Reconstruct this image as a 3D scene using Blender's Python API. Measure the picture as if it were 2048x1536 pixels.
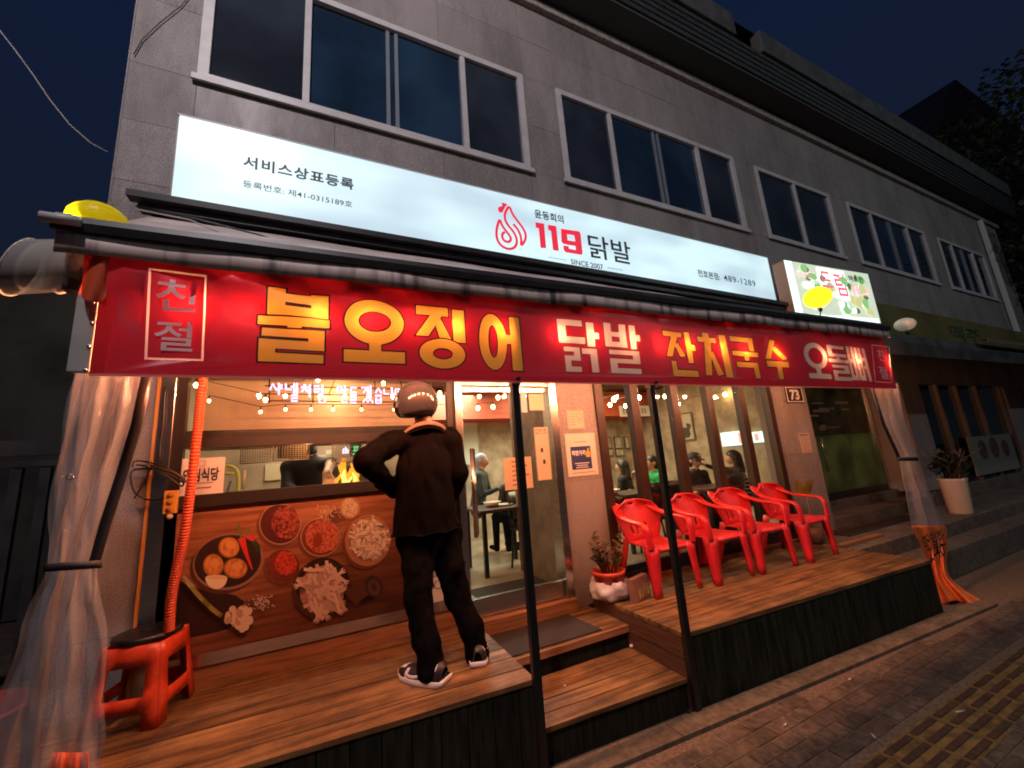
import bpy, math, random, bmesh
import numpy as np
from mathutils import Vector as V, Matrix, noise
from mathutils.geometry import delaunay_2d_cdt
R = random.Random(7)
for o in list(bpy.data.objects): bpy.data.objects.remove(o)
S = bpy.context.scene
C = S.collection
# ------------------------------------------------------------------ camera
FPX = 800.0
CAM = np.array([0.0, 0.0, 1.7])
def _rot(p, r, y):
    cp, sp, cr, sr, cy, sy = math.cos(p), math.sin(p), math.cos(r), math.sin(r), math.cos(y), math.sin(y)
    B = np.array([[1, 0, 0], [0, 0, -1], [0, 1, 0]], float)
    Ry = np.array([[cy, -sy, 0], [sy, cy, 0], [0, 0, 1]])
    Rp = np.array([[1, 0, 0], [0, cp, sp], [0, -sp, cp]])
    Rr = np.array([[cr, -sr, 0], [sr, cr, 0], [0, 0, 1]])
    return Rr @ Rp @ B @ Ry
CM = _rot(math.radians(11.3), math.radians(-4.32), math.radians(25.9))
cam_d = bpy.data.cameras.new('camera')
cam_d.sensor_width = 36; cam_d.lens = FPX / 2048 * 36
cam_d.clip_start = 0.05; cam_d.clip_end = 500
cam = bpy.data.objects.new('camera', cam_d); C.objects.link(cam)
mw = Matrix.Identity(4)
for i in range(3):
    mw[i][0] = CM[0][i]; mw[i][1] = -CM[1][i]; mw[i][2] = -CM[2][i]; mw[i][3] = CAM[i]
cam.matrix_world = mw
S.camera = cam
# ------------------------------------------------------------------ night sky, street light, exposure
W = bpy.data.worlds.new('World'); S.world = W; W.use_nodes = True
wn = W.node_tree; wn.nodes.clear()
wo = wn.nodes.new('ShaderNodeOutputWorld'); wb = wn.nodes.new('ShaderNodeBackground')
tc = wn.nodes.new('ShaderNodeTexCoord'); sx = wn.nodes.new('ShaderNodeSeparateXYZ'); cr_ = wn.nodes.new('ShaderNodeValToRGB')
wn.links.new(tc.outputs['Generated'], sx.inputs[0]); wn.links.new(sx.outputs['Z'], cr_.inputs[0])
cr_.color_ramp.elements[0].position = 0.0; cr_.color_ramp.elements[0].color = (0.0065, 0.0080, 0.0105, 1)
cr_.color_ramp.elements[1].position = 0.75; cr_.color_ramp.elements[1].color = (0.0036, 0.0075, 0.024, 1)
wn.links.new(cr_.outputs[0], wb.inputs[0]); wb.inputs[1].default_value = 1.0
wn.links.new(wb.outputs[0], wo.inputs[0])
def lamp(name, kind, loc, energy, col, size=0.1, target=None, **k):
    d = bpy.data.lights.new(name, kind); d.energy = energy; d.color = col
    if kind == 'AREA': d.size = size
    elif kind == 'POINT': d.shadow_soft_size = size
    elif kind == 'SPOT': d.shadow_soft_size = size
    for a, b in k.items(): setattr(d, a, b)
    o = bpy.data.objects.new(name, d); C.objects.link(o); o.location = loc
    if target is not None:
        o.rotation_euler = (V(target) - V(loc)).to_track_quat('-Z', 'Y').to_euler()
    return o
lamp('street_light', 'POINT', (-1.6, -1.2, 8.6), 690, (1.0, 0.89, 0.92), 0.15)
lamp('street_light', 'POINT', (11.0, -5.5, 8.0), 270, (0.78, 0.93, 0.95), 0.15)
S.view_settings.view_transform = 'Standard'; S.view_settings.look = 'None'
S.view_settings.exposure = 0.5; S.cycles.filter_width = 1.9; S.view_settings.gamma = 1.0; S.view_settings.use_curve_mapping = False
S.cycles.use_denoising = True
S.cycles.sample_clamp_indirect = 4.0
S.cycles.max_bounces = 8; S.cycles.transparent_max_bounces = 16
S.cycles.caustics_reflective = False; S.cycles.caustics_refractive = False
# ------------------------------------------------------------------ measuring the place
def ray(x, y): return CM.T @ np.array([x - 1024.0, y - 768.0, FPX])
def at(x, y, Y):                       # point of the place seen at photo position x, y on the plane Y
    d = ray(x, y); return CAM + d * ((Y - CAM[1]) / d[1])
def atz(x, y, z):
    d = ray(x, y); return CAM + d * ((z - CAM[2]) / d[2])
def mpp(p): return float((CM @ (np.array(p) - CAM))[2] / FPX)   # metres per photo pixel there
# ------------------------------------------------------------------ materials
MATS = {}
def mat(name, col, rough=0.6, metal=0.0, var=0.0, scale=20.0, bump=0.0, bscale=None, emis=None, estr=0.0,
        col2=None, stretch=(1, 1, 1), spec=0.5, coat=0.0, ramp=(0.35, 0.65), rand=0.0, detail=4, transl=0.0, sheen=0.0, grime=0.0, gscale=2.0, gstretch=(1, 1, 1)):
    if name in MATS: return MATS[name]
    m = bpy.data.materials.new(name); m.use_nodes = True; n = m.node_tree; N = n.nodes; L = n.links
    b = N['Principled BSDF']
    b.inputs['Base Color'].default_value = (*col, 1); b.inputs['Roughness'].default_value = rough
    b.inputs['Metallic'].default_value = metal; b.inputs['Specular IOR Level'].default_value = spec
    b.inputs['Coat Weight'].default_value = coat; b.inputs['Sheen Weight'].default_value = sheen
    if emis is not None:
        b.inputs['Emission Color'].default_value = (*emis, 1); b.inputs['Emission Strength'].default_value = estr
    if var or bump or col2 or rand:
        t = N.new('ShaderNodeTexCoord'); mp = N.new('ShaderNodeMapping'); L.new(t.outputs['Object'], mp.inputs[0])
        mp.inputs['Scale'].default_value = stretch
        oi = N.new('ShaderNodeObjectInfo')
        av = N.new('ShaderNodeVectorMath'); av.operation = 'ADD'; L.new(mp.outputs[0], av.inputs[0])
        sc = N.new('ShaderNodeVectorMath'); sc.operation = 'SCALE'; sc.inputs[0].default_value = (37, 17, 53)
        L.new(oi.outputs['Random'], sc.inputs['Scale']); L.new(sc.outputs[0], av.inputs[1])
        nt = N.new('ShaderNodeTexNoise'); nt.inputs['Scale'].default_value = scale; nt.inputs['Detail'].default_value = detail
        L.new(av.outputs[0], nt.inputs['Vector'])
        rp = N.new('ShaderNodeValToRGB'); L.new(nt.outputs['Fac'], rp.inputs[0])
        c1 = [max(0, c * (1 - var)) for c in col]; c2 = col2 or [min(1, c * (1 + var)) for c in col]
        rp.color_ramp.elements[0].position = ramp[0]; rp.color_ramp.elements[1].position = ramp[1]
        rp.color_ramp.elements[0].color = (*c1, 1); rp.color_ramp.elements[1].color = (*c2, 1)
        out = rp.outputs[0]
        if rand:
            hs = N.new('ShaderNodeHueSaturation'); L.new(out, hs.inputs['Color'])
            mr = N.new('ShaderNodeMapRange'); L.new(oi.outputs['Random'], mr.inputs[0])
            mr.inputs[3].default_value = 1 - rand; mr.inputs[4].default_value = 1 + rand
            L.new(mr.outputs[0], hs.inputs['Value']); out = hs.outputs[0]
        if grime:                                   # worn and stained patches, fixed in the place
            gp = N.new('ShaderNodeNewGeometry'); gn = N.new('ShaderNodeTexNoise'); gn.inputs['Scale'].default_value = gscale; gn.inputs['Detail'].default_value = 9; gn.inputs['Roughness'].default_value = .65
            gm_ = N.new('ShaderNodeMapping'); gm_.inputs['Scale'].default_value = gstretch; L.new(gp.outputs['Position'], gm_.inputs[0]); L.new(gm_.outputs[0], gn.inputs['Vector']); gr = N.new('ShaderNodeValToRGB'); L.new(gn.outputs['Fac'], gr.inputs[0])
            gr.color_ramp.elements[0].position = .36; gr.color_ramp.elements[1].position = .62; q_ = 1 - grime; gr.color_ramp.elements[0].color = (q_, q_, q_, 1)
            gx_ = N.new('ShaderNodeMixRGB'); gx_.blend_type = 'MULTIPLY'; gx_.inputs[0].default_value = 1; L.new(out, gx_.inputs[1]); L.new(gr.outputs[0], gx_.inputs[2]); out = gx_.outputs[0]
            rm = N.new('ShaderNodeMapRange'); L.new(gn.outputs['Fac'], rm.inputs[0]); rm.inputs[1].default_value = .3; rm.inputs[2].default_value = .7
            rm.inputs[3].default_value = min(1, rough + .25); rm.inputs[4].default_value = max(.05, rough - .08); L.new(rm.outputs[0], b.inputs['Roughness'])
        L.new(out, b.inputs['Base Color'])
        if bump:
            n2 = N.new('ShaderNodeTexNoise'); n2.inputs['Scale'].default_value = bscale or scale; n2.inputs['Detail'].default_value = 5
            L.new(av.outputs[0], n2.inputs['Vector'])
            bp = N.new('ShaderNodeBump'); bp.inputs['Strength'].default_value = bump; bp.inputs['Distance'].default_value = 0.01
            L.new(n2.outputs['Fac'], bp.inputs['Height']); L.new(bp.outputs[0], b.inputs['Normal'])
    if transl:
        tr = N.new('ShaderNodeBsdfTranslucent'); tr.inputs[0].default_value = (*col, 1)
        src = b.inputs['Base Color'].links
        if src: L.new(src[0].from_socket, tr.inputs[0])
        mx = N.new('ShaderNodeMixShader'); mx.inputs[0].default_value = transl
        L.new(b.outputs[0], mx.inputs[1]); L.new(tr.outputs[0], mx.inputs[2])
        L.new(mx.outputs[0], N['Material Output'].inputs['Surface'])
    MATS[name] = m; return m
def glass(name, tint=(1, 1, 1), rough=0.02, ior=1.45, haze=0.0, hazecol=(0.5, 0.5, 0.5), wob=0.0):
    if name in MATS: return MATS[name]
    m = bpy.data.materials.new(name); m.use_nodes = True; N = m.node_tree.nodes; L = m.node_tree.links
    N.remove(N['Principled BSDF'])
    t = N.new('ShaderNodeBsdfTransparent'); t.inputs[0].default_value = (*tint, 1)
    g = N.new('ShaderNodeBsdfGlossy'); g.inputs['Roughness'].default_value = rough
    f = N.new('ShaderNodeLayerWeight'); f0 = ((ior - 1) / (ior + 1)) ** 2
    pw = N.new('ShaderNodeMath'); pw.operation = 'POWER'; pw.inputs[1].default_value = 5; L.new(f.outputs['Facing'], pw.inputs[0])
    ma = N.new('ShaderNodeMath'); ma.operation = 'MULTIPLY_ADD'; ma.inputs[1].default_value = 1 - f0; ma.inputs[2].default_value = f0; L.new(pw.outputs[0], ma.inputs[0])
    x = N.new('ShaderNodeMixShader'); L.new(ma.outputs[0], x.inputs[0]); L.new(t.outputs[0], x.inputs[1]); L.new(g.outputs[0], x.inputs[2])
    out = x.outputs[0]
    if wob:
        tc = N.new('ShaderNodeTexCoord'); nt = N.new('ShaderNodeTexNoise'); nt.inputs['Scale'].default_value = 26; nt.inputs['Detail'].default_value = 4
        mp = N.new('ShaderNodeMapping'); mp.inputs['Scale'].default_value = (1, 1, 0.14); L.new(tc.outputs['Object'], mp.inputs[0]); L.new(mp.outputs[0], nt.inputs[0])
        bp = N.new('ShaderNodeBump'); bp.inputs['Strength'].default_value = wob; bp.inputs['Distance'].default_value = 0.03
        L.new(nt.outputs['Fac'], bp.inputs['Height']); L.new(bp.outputs[0], g.inputs['Normal']); L.new(bp.outputs[0], f.inputs['Normal'])
    if haze:
        d = N.new('ShaderNodeBsdfDiffuse'); d.inputs[0].default_value = (*hazecol, 1)
        y = N.new('ShaderNodeMixShader'); y.inputs[0].default_value = haze; L.new(out, y.inputs[1]); L.new(d.outputs[0], y.inputs[2]); out = y.outputs[0]
    L.new(out, N['Material Output'].inputs['Surface'])
    MATS[name] = m; return m
def glow(name, col, s, base=(0.8, 0.8, 0.8)): return mat(name, base, 0.4, emis=col, estr=s)

granite = mat('granite', (0.285, 0.245, 0.238), 0.55, grime=.34, gscale=2.2, gstretch=(1, 1, .3), var=0.32, scale=130, detail=2, bump=0.05, bscale=60, rand=0.07)
granite_core = mat('granite_core', (0.20, 0.17, 0.155), 0.8)
steel = mat('stainless', (0.62, 0.60, 0.57), 0.24, 1.0, var=0.10, scale=6, stretch=(1, 1, 12))
darksteel = mat('dark_steel', (0.022, 0.018, 0.020), 0.45, 0.0, var=0.3, scale=12)
blackframe = mat('black_frame', (0.02, 0.016, 0.014), 0.4)
brownframe = mat('brown_frame', (0.032, 0.017, 0.011), 0.42, var=0.25, scale=8, stretch=(1, 1, 0.2))
alu = mat('window_aluminium', (0.50, 0.47, 0.47), 0.45, 0.0, var=0.08, scale=9)
wood = mat('deck_wood', (0.180, 0.080, 0.031), 0.45, var=0.45, scale=4, stretch=(0.5, 7, 7), bump=0.15, bscale=14, rand=0.2, grime=.55, gscale=3.0, col2=(0.31, 0.155, 0.054))
darkwood = mat('fascia_wood', (0.022, 0.018, 0.010), 0.85, spec=.2, var=0.5, scale=7, stretch=(6, 6, 0.7), rand=0.25)
sillwood = mat('sill_wood', (0.30, 0.13, 0.06), 0.5, var=0.3, scale=6, stretch=(0.6, 9, 9))
concrete = mat('concrete', (0.30, 0.27, 0.23), 0.85, var=0.25, scale=25, bump=0.1)
paverm = mat('paver', (0.115, 0.080, 0.054), 0.8, var=0.4, scale=22, bump=0.18, bscale=60, rand=0.25, grime=.45, gscale=2.5)
groundm = mat('ground', (0.075, 0.045, 0.03), 0.9, var=0.4, scale=8)
tactile = mat('tactile_tile', (0.16, 0.095, 0.028), 0.8, var=0.4, scale=14, bump=0.2, rand=0.12)
tactbar = mat('tactile_bar', (0.055, 0.026, 0.012), 0.8, var=0.4, scale=25)
paneglass = glass('clear_glass', (0.95, 0.97, 0.95), 0.01)
darkpane = mat('night_pane', (0.026, 0.033, 0.045), 0.05, spec=0.8, var=.35, scale=1.3)
roomdark = mat('dark_room', (0.02, 0.025, 0.03), 0.9)
redplastic = mat('red_plastic', (0.66, 0.020, 0.030), 0.34, var=0.08, scale=5, coat=0.1, grime=.28, gscale=9)
orangeplastic = mat('orange_plastic', (0.66, 0.060, 0.018), 0.32, var=0.08, scale=5, grime=.35, gscale=9)
hose_m = mat('orange_hose', (0.70, 0.09, 0.03), 0.45)
blackplastic = mat('black_plastic', (0.012, 0.011, 0.012), 0.35)
rubber = mat('rubber_mat', (0.022, 0.013, 0.010), 0.85, var=0.3, scale=90, bump=0.4, bscale=140)
vinyl = glass('clear_vinyl', (0.90, 0.89, 0.89), 0.05, 1.7, haze=0.17, hazecol=(0.66, 0.60, 0.60), wob=0.8)
whitepaper = mat('white_paper', (0.72, 0.66, 0.60), 0.7)
ink = mat('black_ink', (0.02, 0.02, 0.022), 0.6)
bulbm = glow('warm_bulb', (1.0, 0.40, 0.19), 940.0)
skin = mat('skin', (0.50, 0.29, 0.20), 0.5, var=0.08, scale=20)
hairm = mat('dark_hair', (0.012, 0.009, 0.008), 0.45, var=0.4, scale=60, stretch=(1, 1, 0.1), bump=0.3)
# ------------------------------------------------------------------ objects
WL = {}
def tag(o, label=None, cat=None, group=None, kind=None):
    if label: o['label'] = label
    if cat: o['category'] = cat
    if group: o['group'] = group
    if kind: o['kind'] = kind
    return o
def thing(name, label, cat, loc=(0, 0, 0), group=None):
    o = bpy.data.objects.new(name, None); o.empty_display_size = 0.1; C.objects.link(o); o.location = loc
    WL[o] = V(loc); return tag(o, label, cat, group)
class MB:
    def __init__(s): s.v = []; s.f = []; s.sm = []; s.mi = []
    def add(s, vs, fs, smooth=False, mi=0):
        k = len(s.v); s.v += [tuple(map(float, p)) for p in vs]
        for f in fs: s.f.append([i + k for i in f]); s.sm.append(smooth); s.mi.append(mi)
        return s
    def box(s, x0, x1, y0, y1, z0, z1, mi=0):
        p = [(x, y, z) for x in (x0, x1) for y in (y0, y1) for z in (z0, z1)]
        return s.add(p, [(0, 1, 3, 2), (4, 6, 7, 5), (0, 4, 5, 1), (2, 3, 7, 6), (0, 2, 6, 4), (1, 5, 7, 3)], False, mi)
    def prism(s, pts, z0, z1, mi=0):                      # pts: xy polygon, anticlockwise
        n = len(pts); vs = [(x, y, z0) for x, y in pts] + [(x, y, z1) for x, y in pts]
        fs = [list(range(n))[::-1], [i + n for i in range(n)]] + [(i, (i + 1) % n, (i + 1) % n + n, i + n) for i in range(n)]
        return s.add(vs, fs, False, mi)
    def xz(s, pts, y0, y1, mi=0):                         # xz polygon given depth; y0 faces the street
        a = sum(pts[i][0] * pts[(i + 1) % len(pts)][1] - pts[(i + 1) % len(pts)][0] * pts[i][1] for i in range(len(pts)))
        if a < 0: pts = pts[::-1]
        n = len(pts); vs = [(x, y0, z) for x, z in pts] + [(x, y1, z) for x, z in pts]
        fs = [list(range(n)), [i + n for i in range(n)][::-1]] + [(i, i + n, (i + 1) % n + n, (i + 1) % n) for i in range(n)]
        return s.add(vs, fs, False, mi)
    def tube(s, pts, r, n=8, cap=True, flat=None, mi=0, closed=False):
        pts = [V(p) for p in pts]; m = len(pts); rs = r if isinstance(r, (list, tuple)) else [r] * m
        vs = []; up = None
        for i, p in enumerate(pts):
            if closed: t = pts[(i + 1) % m] - pts[i - 1]
            else: t = (pts[min(i + 1, m - 1)] - pts[max(i - 1, 0)])
            t.normalize()
            if up is None:
                up = V((0, 0, 1)) if abs(t.z) < 0.9 else V((0, 1, 0))
            a = t.cross(up)
            if a.length < 1e-6: a = t.orthogonal()
            a.normalize(); b = a.cross(t).normalized(); up = b
            fa, fb = (flat if flat else (1, 1))
            for k in range(n):
                an = 2 * math.pi * k / n
                vs.append(p + a * (math.cos(an) * rs[i] * fa) + b * (math.sin(an) * rs[i] * fb))
        fs = []
        for i in range(m if closed else m - 1):
            j = (i + 1) % m
            for k in range(n):
                fs.append((i * n + k, i * n + (k + 1) % n, j * n + (k + 1) % n, j * n + k))
        if cap and not closed: fs += [tuple(range(n))[::-1], tuple((m - 1) * n + k for k in range(n))]
        return s.add(vs, fs, True, mi)
    def lathe(s, prof, c=(0, 0, 0), n=20, sx=1, sy=1, mi=0, cap=True):
        vs = [(c[0] + r * sx * math.cos(2 * math.pi * k / n), c[1] + r * sy * math.sin(2 * math.pi * k / n), c[2] + z) for r, z in prof for k in range(n)]
        fs = [(i * n + k, i * n + (k + 1) % n, (i + 1) * n + (k + 1) % n, (i + 1) * n + k) for i in range(len(prof) - 1) for k in range(n)]
        if cap: fs += [tuple(range(n))[::-1], tuple((len(prof) - 1) * n + k for k in range(n))]
        return s.add(vs, fs, True, mi)
    def ball(s, c, r, n=14, sz=(1, 1, 1), mi=0):
        prof = [(max(1e-4, math.sin(math.pi * i / (n // 2))) * r, -math.cos(math.pi * i / (n // 2)) * r * sz[2]) for i in range(n // 2 + 1)]
        return s.lathe(prof, c, n, sz[0], sz[1], mi, cap=False)
    def grid(s, P, smooth=True, mi=0, skip=()):           # P[i][j] points
        n, m = len(P), len(P[0]); vs = [p for row in P for p in row]
        fs = [(i * m + j, i * m + j + 1, (i + 1) * m + j + 1, (i + 1) * m + j) for i in range(n - 1) for j in range(m - 1) if (i, j) not in skip]
        return s.add(vs, fs, smooth, mi)
    def build(s, name, m, parent=None, bevel=0.0, solid=0.0, sub=0, world=True, fixn=True, origin=None):
        me = bpy.data.meshes.new(name)
        vs = np.array(s.v); c = V(origin) if origin is not None else V(tuple((vs.min(0) + vs.max(0)) / 2))
        me.from_pydata([tuple(V(p) - c) for p in s.v], [], s.f)
        for mm in (m if isinstance(m, (list, tuple)) else [m]): me.materials.append(mm)
        me.polygons.foreach_set('use_smooth', s.sm); me.polygons.foreach_set('material_index', s.mi)
        if bevel or fixn:
            b = bmesh.new(); b.from_mesh(me)
            if bevel: 
                bmesh.ops.remove_doubles(b, verts=b.verts, dist=1e-5)
                ed = [e for e in b.edges if len(e.link_faces) == 2 and e.calc_face_angle(0) > 0.6]
                bmesh.ops.bevel(b, geom=ed, offset=bevel, segments=2, profile=0.6, affect='EDGES', clamp_overlap=True)
            bmesh.ops.recalc_face_normals(b, faces=b.faces)
            b.to_mesh(me); b.free()
        o = bpy.data.objects.new(name, me); C.objects.link(o)
        pw = WL.get(parent, V((0, 0, 0))) if parent else V((0, 0, 0))
        if parent: o.parent = parent
        o.location = c - pw; WL[o] = c
        if solid:
            q = o.modifiers.new('solid', 'SOLIDIFY'); q.thickness = solid; q.offset = 0
        if sub:
            q = o.modifiers.new('sub', 'SUBSURF'); q.levels = sub; q.render_levels = sub
        return o
def clone(o, parent=None):
    c = o.copy(); C.objects.link(c)
    if parent: c.parent = parent
    for ch in [x for x in bpy.data.objects if x.parent == o]: clone(ch, c)
    return c
def instance(name, me_src, loc, parent, rz=0.0):
    o = bpy.data.objects.new(name, me_src.data); C.objects.link(o); o.parent = parent
    o.location = V(loc) - WL.get(parent, V((0, 0, 0))); o.rotation_euler.z = rz
    return o
def text_verts(body, bold=0.0, sx=1.0):
    c = bpy.data.curves.new('t', 'FONT'); c.body = body; c.offset = bold; c.resolution_u = 3; c.space_character = sx
    o = bpy.data.objects.new('t', c); m = o.to_mesh()
    vs = [tuple(v.co) for v in m.vertices]; fs = [list(p.vertices) for p in m.polygons]
    o.to_mesh_clear(); bpy.data.objects.remove(o); bpy.data.curves.remove(c)
    a = np.array(vs); lo, hi = a.min(0), a.max(0)
    return [((x - lo[0]) / (hi[0] - lo[0]), (y - lo[1]) / (hi[1] - lo[1])) for x, y, z in vs], fs
def put_text(body, x0, x1, z0, z1, Y, m, parent, name='lettering', bold=0.0, sx=1.0, rot=None, mb=None):
    vs, fs = text_verts(body, bold, sx)
    b = mb or MB(); b.add([(x0 + u * (x1 - x0), Y, z0 + v * (z1 - z0)) for u, v in vs], fs)
    return b if mb is not None else b.build(name, m, parent, fixn=False)
def text_px(body, tl, br, Y, m, parent, **k):
    a, b = at(*tl, Y), at(*br, Y)
    return put_text(body, a[0], b[0], b[2], a[2], Y, m, parent, **k)
# ================================================================== SETTING: ground, pavement, kerb
def front(x): return 2.40 - 0.060 * x               # front edge of the timber deck
MB().box(-60, 80, -60, 80, -0.3, -0.03).build('ground', groundm)['kind'] = 'structure'
pav = MB().box(-8, 30, -6, 6, -0.03, -0.006).build('pavement', mat('joint_sand', (0.15, 0.10, 0.065), 0.9, var=0.3, scale=50))
pav['kind'] = 'structure'
pp = MB().box(-0.0965, 0.0965, -0.0465, 0.0465, -0.012, 0).build('paver', paverm, pav, bevel=0.004)
bpy.data.objects.remove(pp.copy())
spots = []
for r in range(-8, 12):
    y = 2.02 - 0.1 * r
    if r in (5, 6, 7): continue
    for k in range(-2, 60):
        x = 0.9 + 0.2 * k + (0.1 if r % 2 else 0)
        q = CM @ (np.array((x, y, 0)) - CAM)
        if y > front(x) - 0.20 or (x > 5.4 and y > 2.0): continue
        u, v = (1024 + FPX * q[0] / q[2], 768 + FPX * q[1] / q[2]) if q[2] > 0.1 else (-1, -1)
        vis = -40 < u < 2090 and 1000 < v < 1580
        spots.append((0 if vis else 1, math.hypot(x, y), x, y))
spots.sort()
rest = MB(); first = True
for i, (a, d, x, y) in enumerate(spots):
    z = R.uniform(-0.0025, 0.0015)
    if i < 270 and a == 0:
        if first: pp.location = V((x, y, z - 0.006)) - WL[pav]; first = False
        else:
            instance('paver', pp, (x, y, z - 0.006), pav)
    else: rest.box(x - .0965, x + .0965, y - .0465, y + .0465, -0.012, z)
for r in range(-30, 70):                                             # the rest of the pavement, away from the picture
    for k in range(-22, 40):
        x, y = 0.9 + 0.2 * k + (0.1 if r % 2 else 0), 2.02 - 0.1 * r
        if -8 <= r < 12 and k >= -2: continue
        if y > front(x) - 0.2 or y < -3: continue
        rest.box(x - .0965, x + .0965, y - .0465, y + .0465, -0.012, R.uniform(-.0025, .0015))
o = rest.build('pavers', paverm, pav, fixn=False); o['kind'] = 'stuff'
t0 = MB().box(-0.148, 0.148, -0.148, 0.148, -0.012, 0.001).build('tactile_tile', tactile, pav, bevel=0.003)
b0 = MB().box(-0.132, 0.132, -0.0175, 0.0175, 0, 0.006).build('raised_bar', tactbar, t0, bevel=0.004)
ti = 0
for k in range(0, 22):
    x = 2.05 + 0.3 * k
    if ti == 0: t = t0; t.location = V((x, 1.37, -0.0055)) - WL[pav]
    else: t = instance('tactile_tile', t0, (x, 1.37, -0.0055), pav)
    for j in range(4):
        if ti == 0 and j == 0: q = b0
        else:
            q = bpy.data.objects.new('raised_bar', b0.data); C.objects.link(q); q.parent = t
        q.location = (0, -0.1125 + 0.075 * j, 0.0085)
    ti += 1
kb = MB()
kerb = thing('kerb_strip', 'narrow pale concrete kerb strip along the foot of the timber deck', 'kerb', (2, 2.2, 0))
x = -3.0
while x < 5.55:
    x2 = x + 1.0
    MB().prism([(x + .003, front(x) - .15), (x2 - .003, front(x2) - .15), (x2 - .003, front(x2) - .002), (x + .003, front(x) - .002)], -0.02, 0.022).build('kerb_stone', mat('kerb_concrete', (.17, .125, .08), .85, var=.25, scale=25, grime=.4, gscale=4), kerb, bevel=.004)
    x = x2
# ================================================================== timber deck and steps
deck = thing('timber_deck', 'brown timber deck of long boards in front of the restaurant', 'deck', (0, 2.9, 0))
def boards(x0, x1, n, z, yb0, yb1, yf=None, par=deck, name='deck_board', m=wood):
    yf = yf or (front(x0), front(x1))
    for i in range(n):
        a, b = i / n, (i + 1) / n; g = 0.004
        def Y(e, t): return (yf[0] + (yb0 - yf[0]) * t) if e == 0 else (yf[1] + (yb1 - yf[1]) * t)
        dz = R.uniform(-.0015, .0015)
        MB().prism([(x0, Y(0, a) + g), (x1, Y(1, a) + g), (x1, Y(1, b) - g), (x0, Y(0, b) - g)], z - 0.03, z + dz).build(name, m, par, bevel=0.003)
boards(-2.2, 1.143, 7, 0.48, 3.44, 3.44)
boards(2.262, 5.42, 8, 0.48, 3.36, 3.36)
boards(1.146, 2.259, 6, 0.37, 3.42, 3.42, (2.86, 2.86))
boards(1.146, 2.259, 4, 0.20, 2.87, 2.87, (front(1.15) + .03, front(2.25) + .03))
MB().box(1.146, 2.259, 2.875, 2.895, 0.2, 0.337).build('riser', darkwood, deck)
MB().box(1.146, 2.259, 2.845, 2.86, 0.318, 0.368).build('nosing_board', sillwood, deck)
MB().prism([(1.146, front(1.146) + .05), (2.259, front(2.259) + .05), (2.259, front(2.259) + .07), (1.146, front(1.146) + .07)], 0, 0.168).build('riser', darkwood, deck)
x = -2.2
while x < 1.1:
    x2 = min(x + 0.147, 1.143)
    MB().prism([(x + .003, front(x) + .012), (x2 - .003, front(x2) + .012), (x2 - .003, front(x2) + .03), (x + .003, front(x) + .03)], 0.0, 0.449).build('fascia_plank', darkwood, deck, bevel=.003)
    x = x2
x = 2.262
while x < 5.4:
    x2 = min(x + 0.63, 5.42)
    MB().prism([(x, front(x) + .012), (x2 - .001, front(x2) + .012), (x2 - .001, front(x2) + .03), (x, front(x) + .03)], 0.0, 0.449).build('fascia_panel', mat('fascia_panel', (0.024, 0.022, 0.012), .85, spec=.2, var=.6, scale=5, stretch=(5, 5, .6)), deck)
    x = x2
MB().box(1.113, 1.143, 2.37, 3.42, 0.0, 0.447).build('side_panel', darkwood, deck)
MB().box(2.262, 2.292, 2.30, 3.3, 0.31, 0.447).build('side_plank', mat('side_wood', (0.075, 0.03, 0.016), .6, var=.4, scale=6, stretch=(9, .6, 9)), deck, bevel=.003)
MB().box(2.262, 2.292, 2.30, 3.3, 0.17, 0.302).build('side_plank', MATS['side_wood'], deck, bevel=.003)
MB().box(2.264, 2.288, 2.30, 3.3, 0.0, 0.162).build('side_plank', MATS['side_wood'], deck)
MB().box(-0.98, 1.06, 3.415, 3.45, 0.445, 0.60).build('skirting_board', sillwood, deck, bevel=.003)
MB().box(1.06, 2.11, 3.33, 3.46, 0.365, 0.475).build('threshold_board', sillwood, deck, bevel=.004)
MB().box(2.62, 5.6, 3.335, 3.365, 0.482, 0.515).build('edge_batten', sillwood, deck, bevel=.003)
b = MB()
for (xa, xb, z, n_, yb, yf_) in ((-1.3, 1.1, .4815, 7, 3.44, None), (2.3, 5.4, .4815, 8, 3.36, None), (1.16, 2.25, .2015, 4, 2.87, .03)):
    k = xa
    while k < xb:
        for i in range(n_):
            f0 = front(k) + (yf_ or 0)
            for q in (.25, .75):
                y = f0 + (yb - f0) * (i + q) / n_; b.add([(k + .005 * math.cos(a * 1.0472), y + .005 * math.sin(a * 1.0472), z + .0008) for a in range(6)], [range(6)])
        k += .6
o = b.build('screw_heads', mat('screw', (.05, .045, .04), .4, .6), deck, fixn=False); o['kind'] = 'stuff'
# stone platform and steps at the right, beyond the deck
plat = thing('stone_platform', 'low concrete platform with steps beside the timber deck at the right', 'steps', (8, 3, 0))
MB().box(5.43, 24, 2.42, 2.70, 0, 0.30).build('step', mat('step_stone', (.15, .115, .085), .85, var=.3, scale=20, grime=.4, gscale=2), plat, bevel=.01)
MB().box(5.43, 24, 2.705, 4.6, 0, 0.47).build('step', mat('step_stone', (.15, .115, .085), .85, var=.3, scale=20, grime=.4, gscale=2), plat, bevel=.01)
MB().box(6.46, 9.6, 3.42, 3.78, 0.472, 0.62).build('step', mat('step_stone', (.15, .115, .085), .85, var=.3, scale=20, grime=.4, gscale=2), plat, bevel=.01)
MB().box(6.46, 9.6, 3.785, 4.3, 0.472, 0.75).build('step', mat('step_stone', (.15, .115, .085), .85, var=.3, scale=20, grime=.4, gscale=2), plat, bevel=.01)
MB().box(9.62, 24, 3.40, 4.3, 0.472, 0.70).build('ledge', MATS['step_stone'], plat, bevel=.01)
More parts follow.
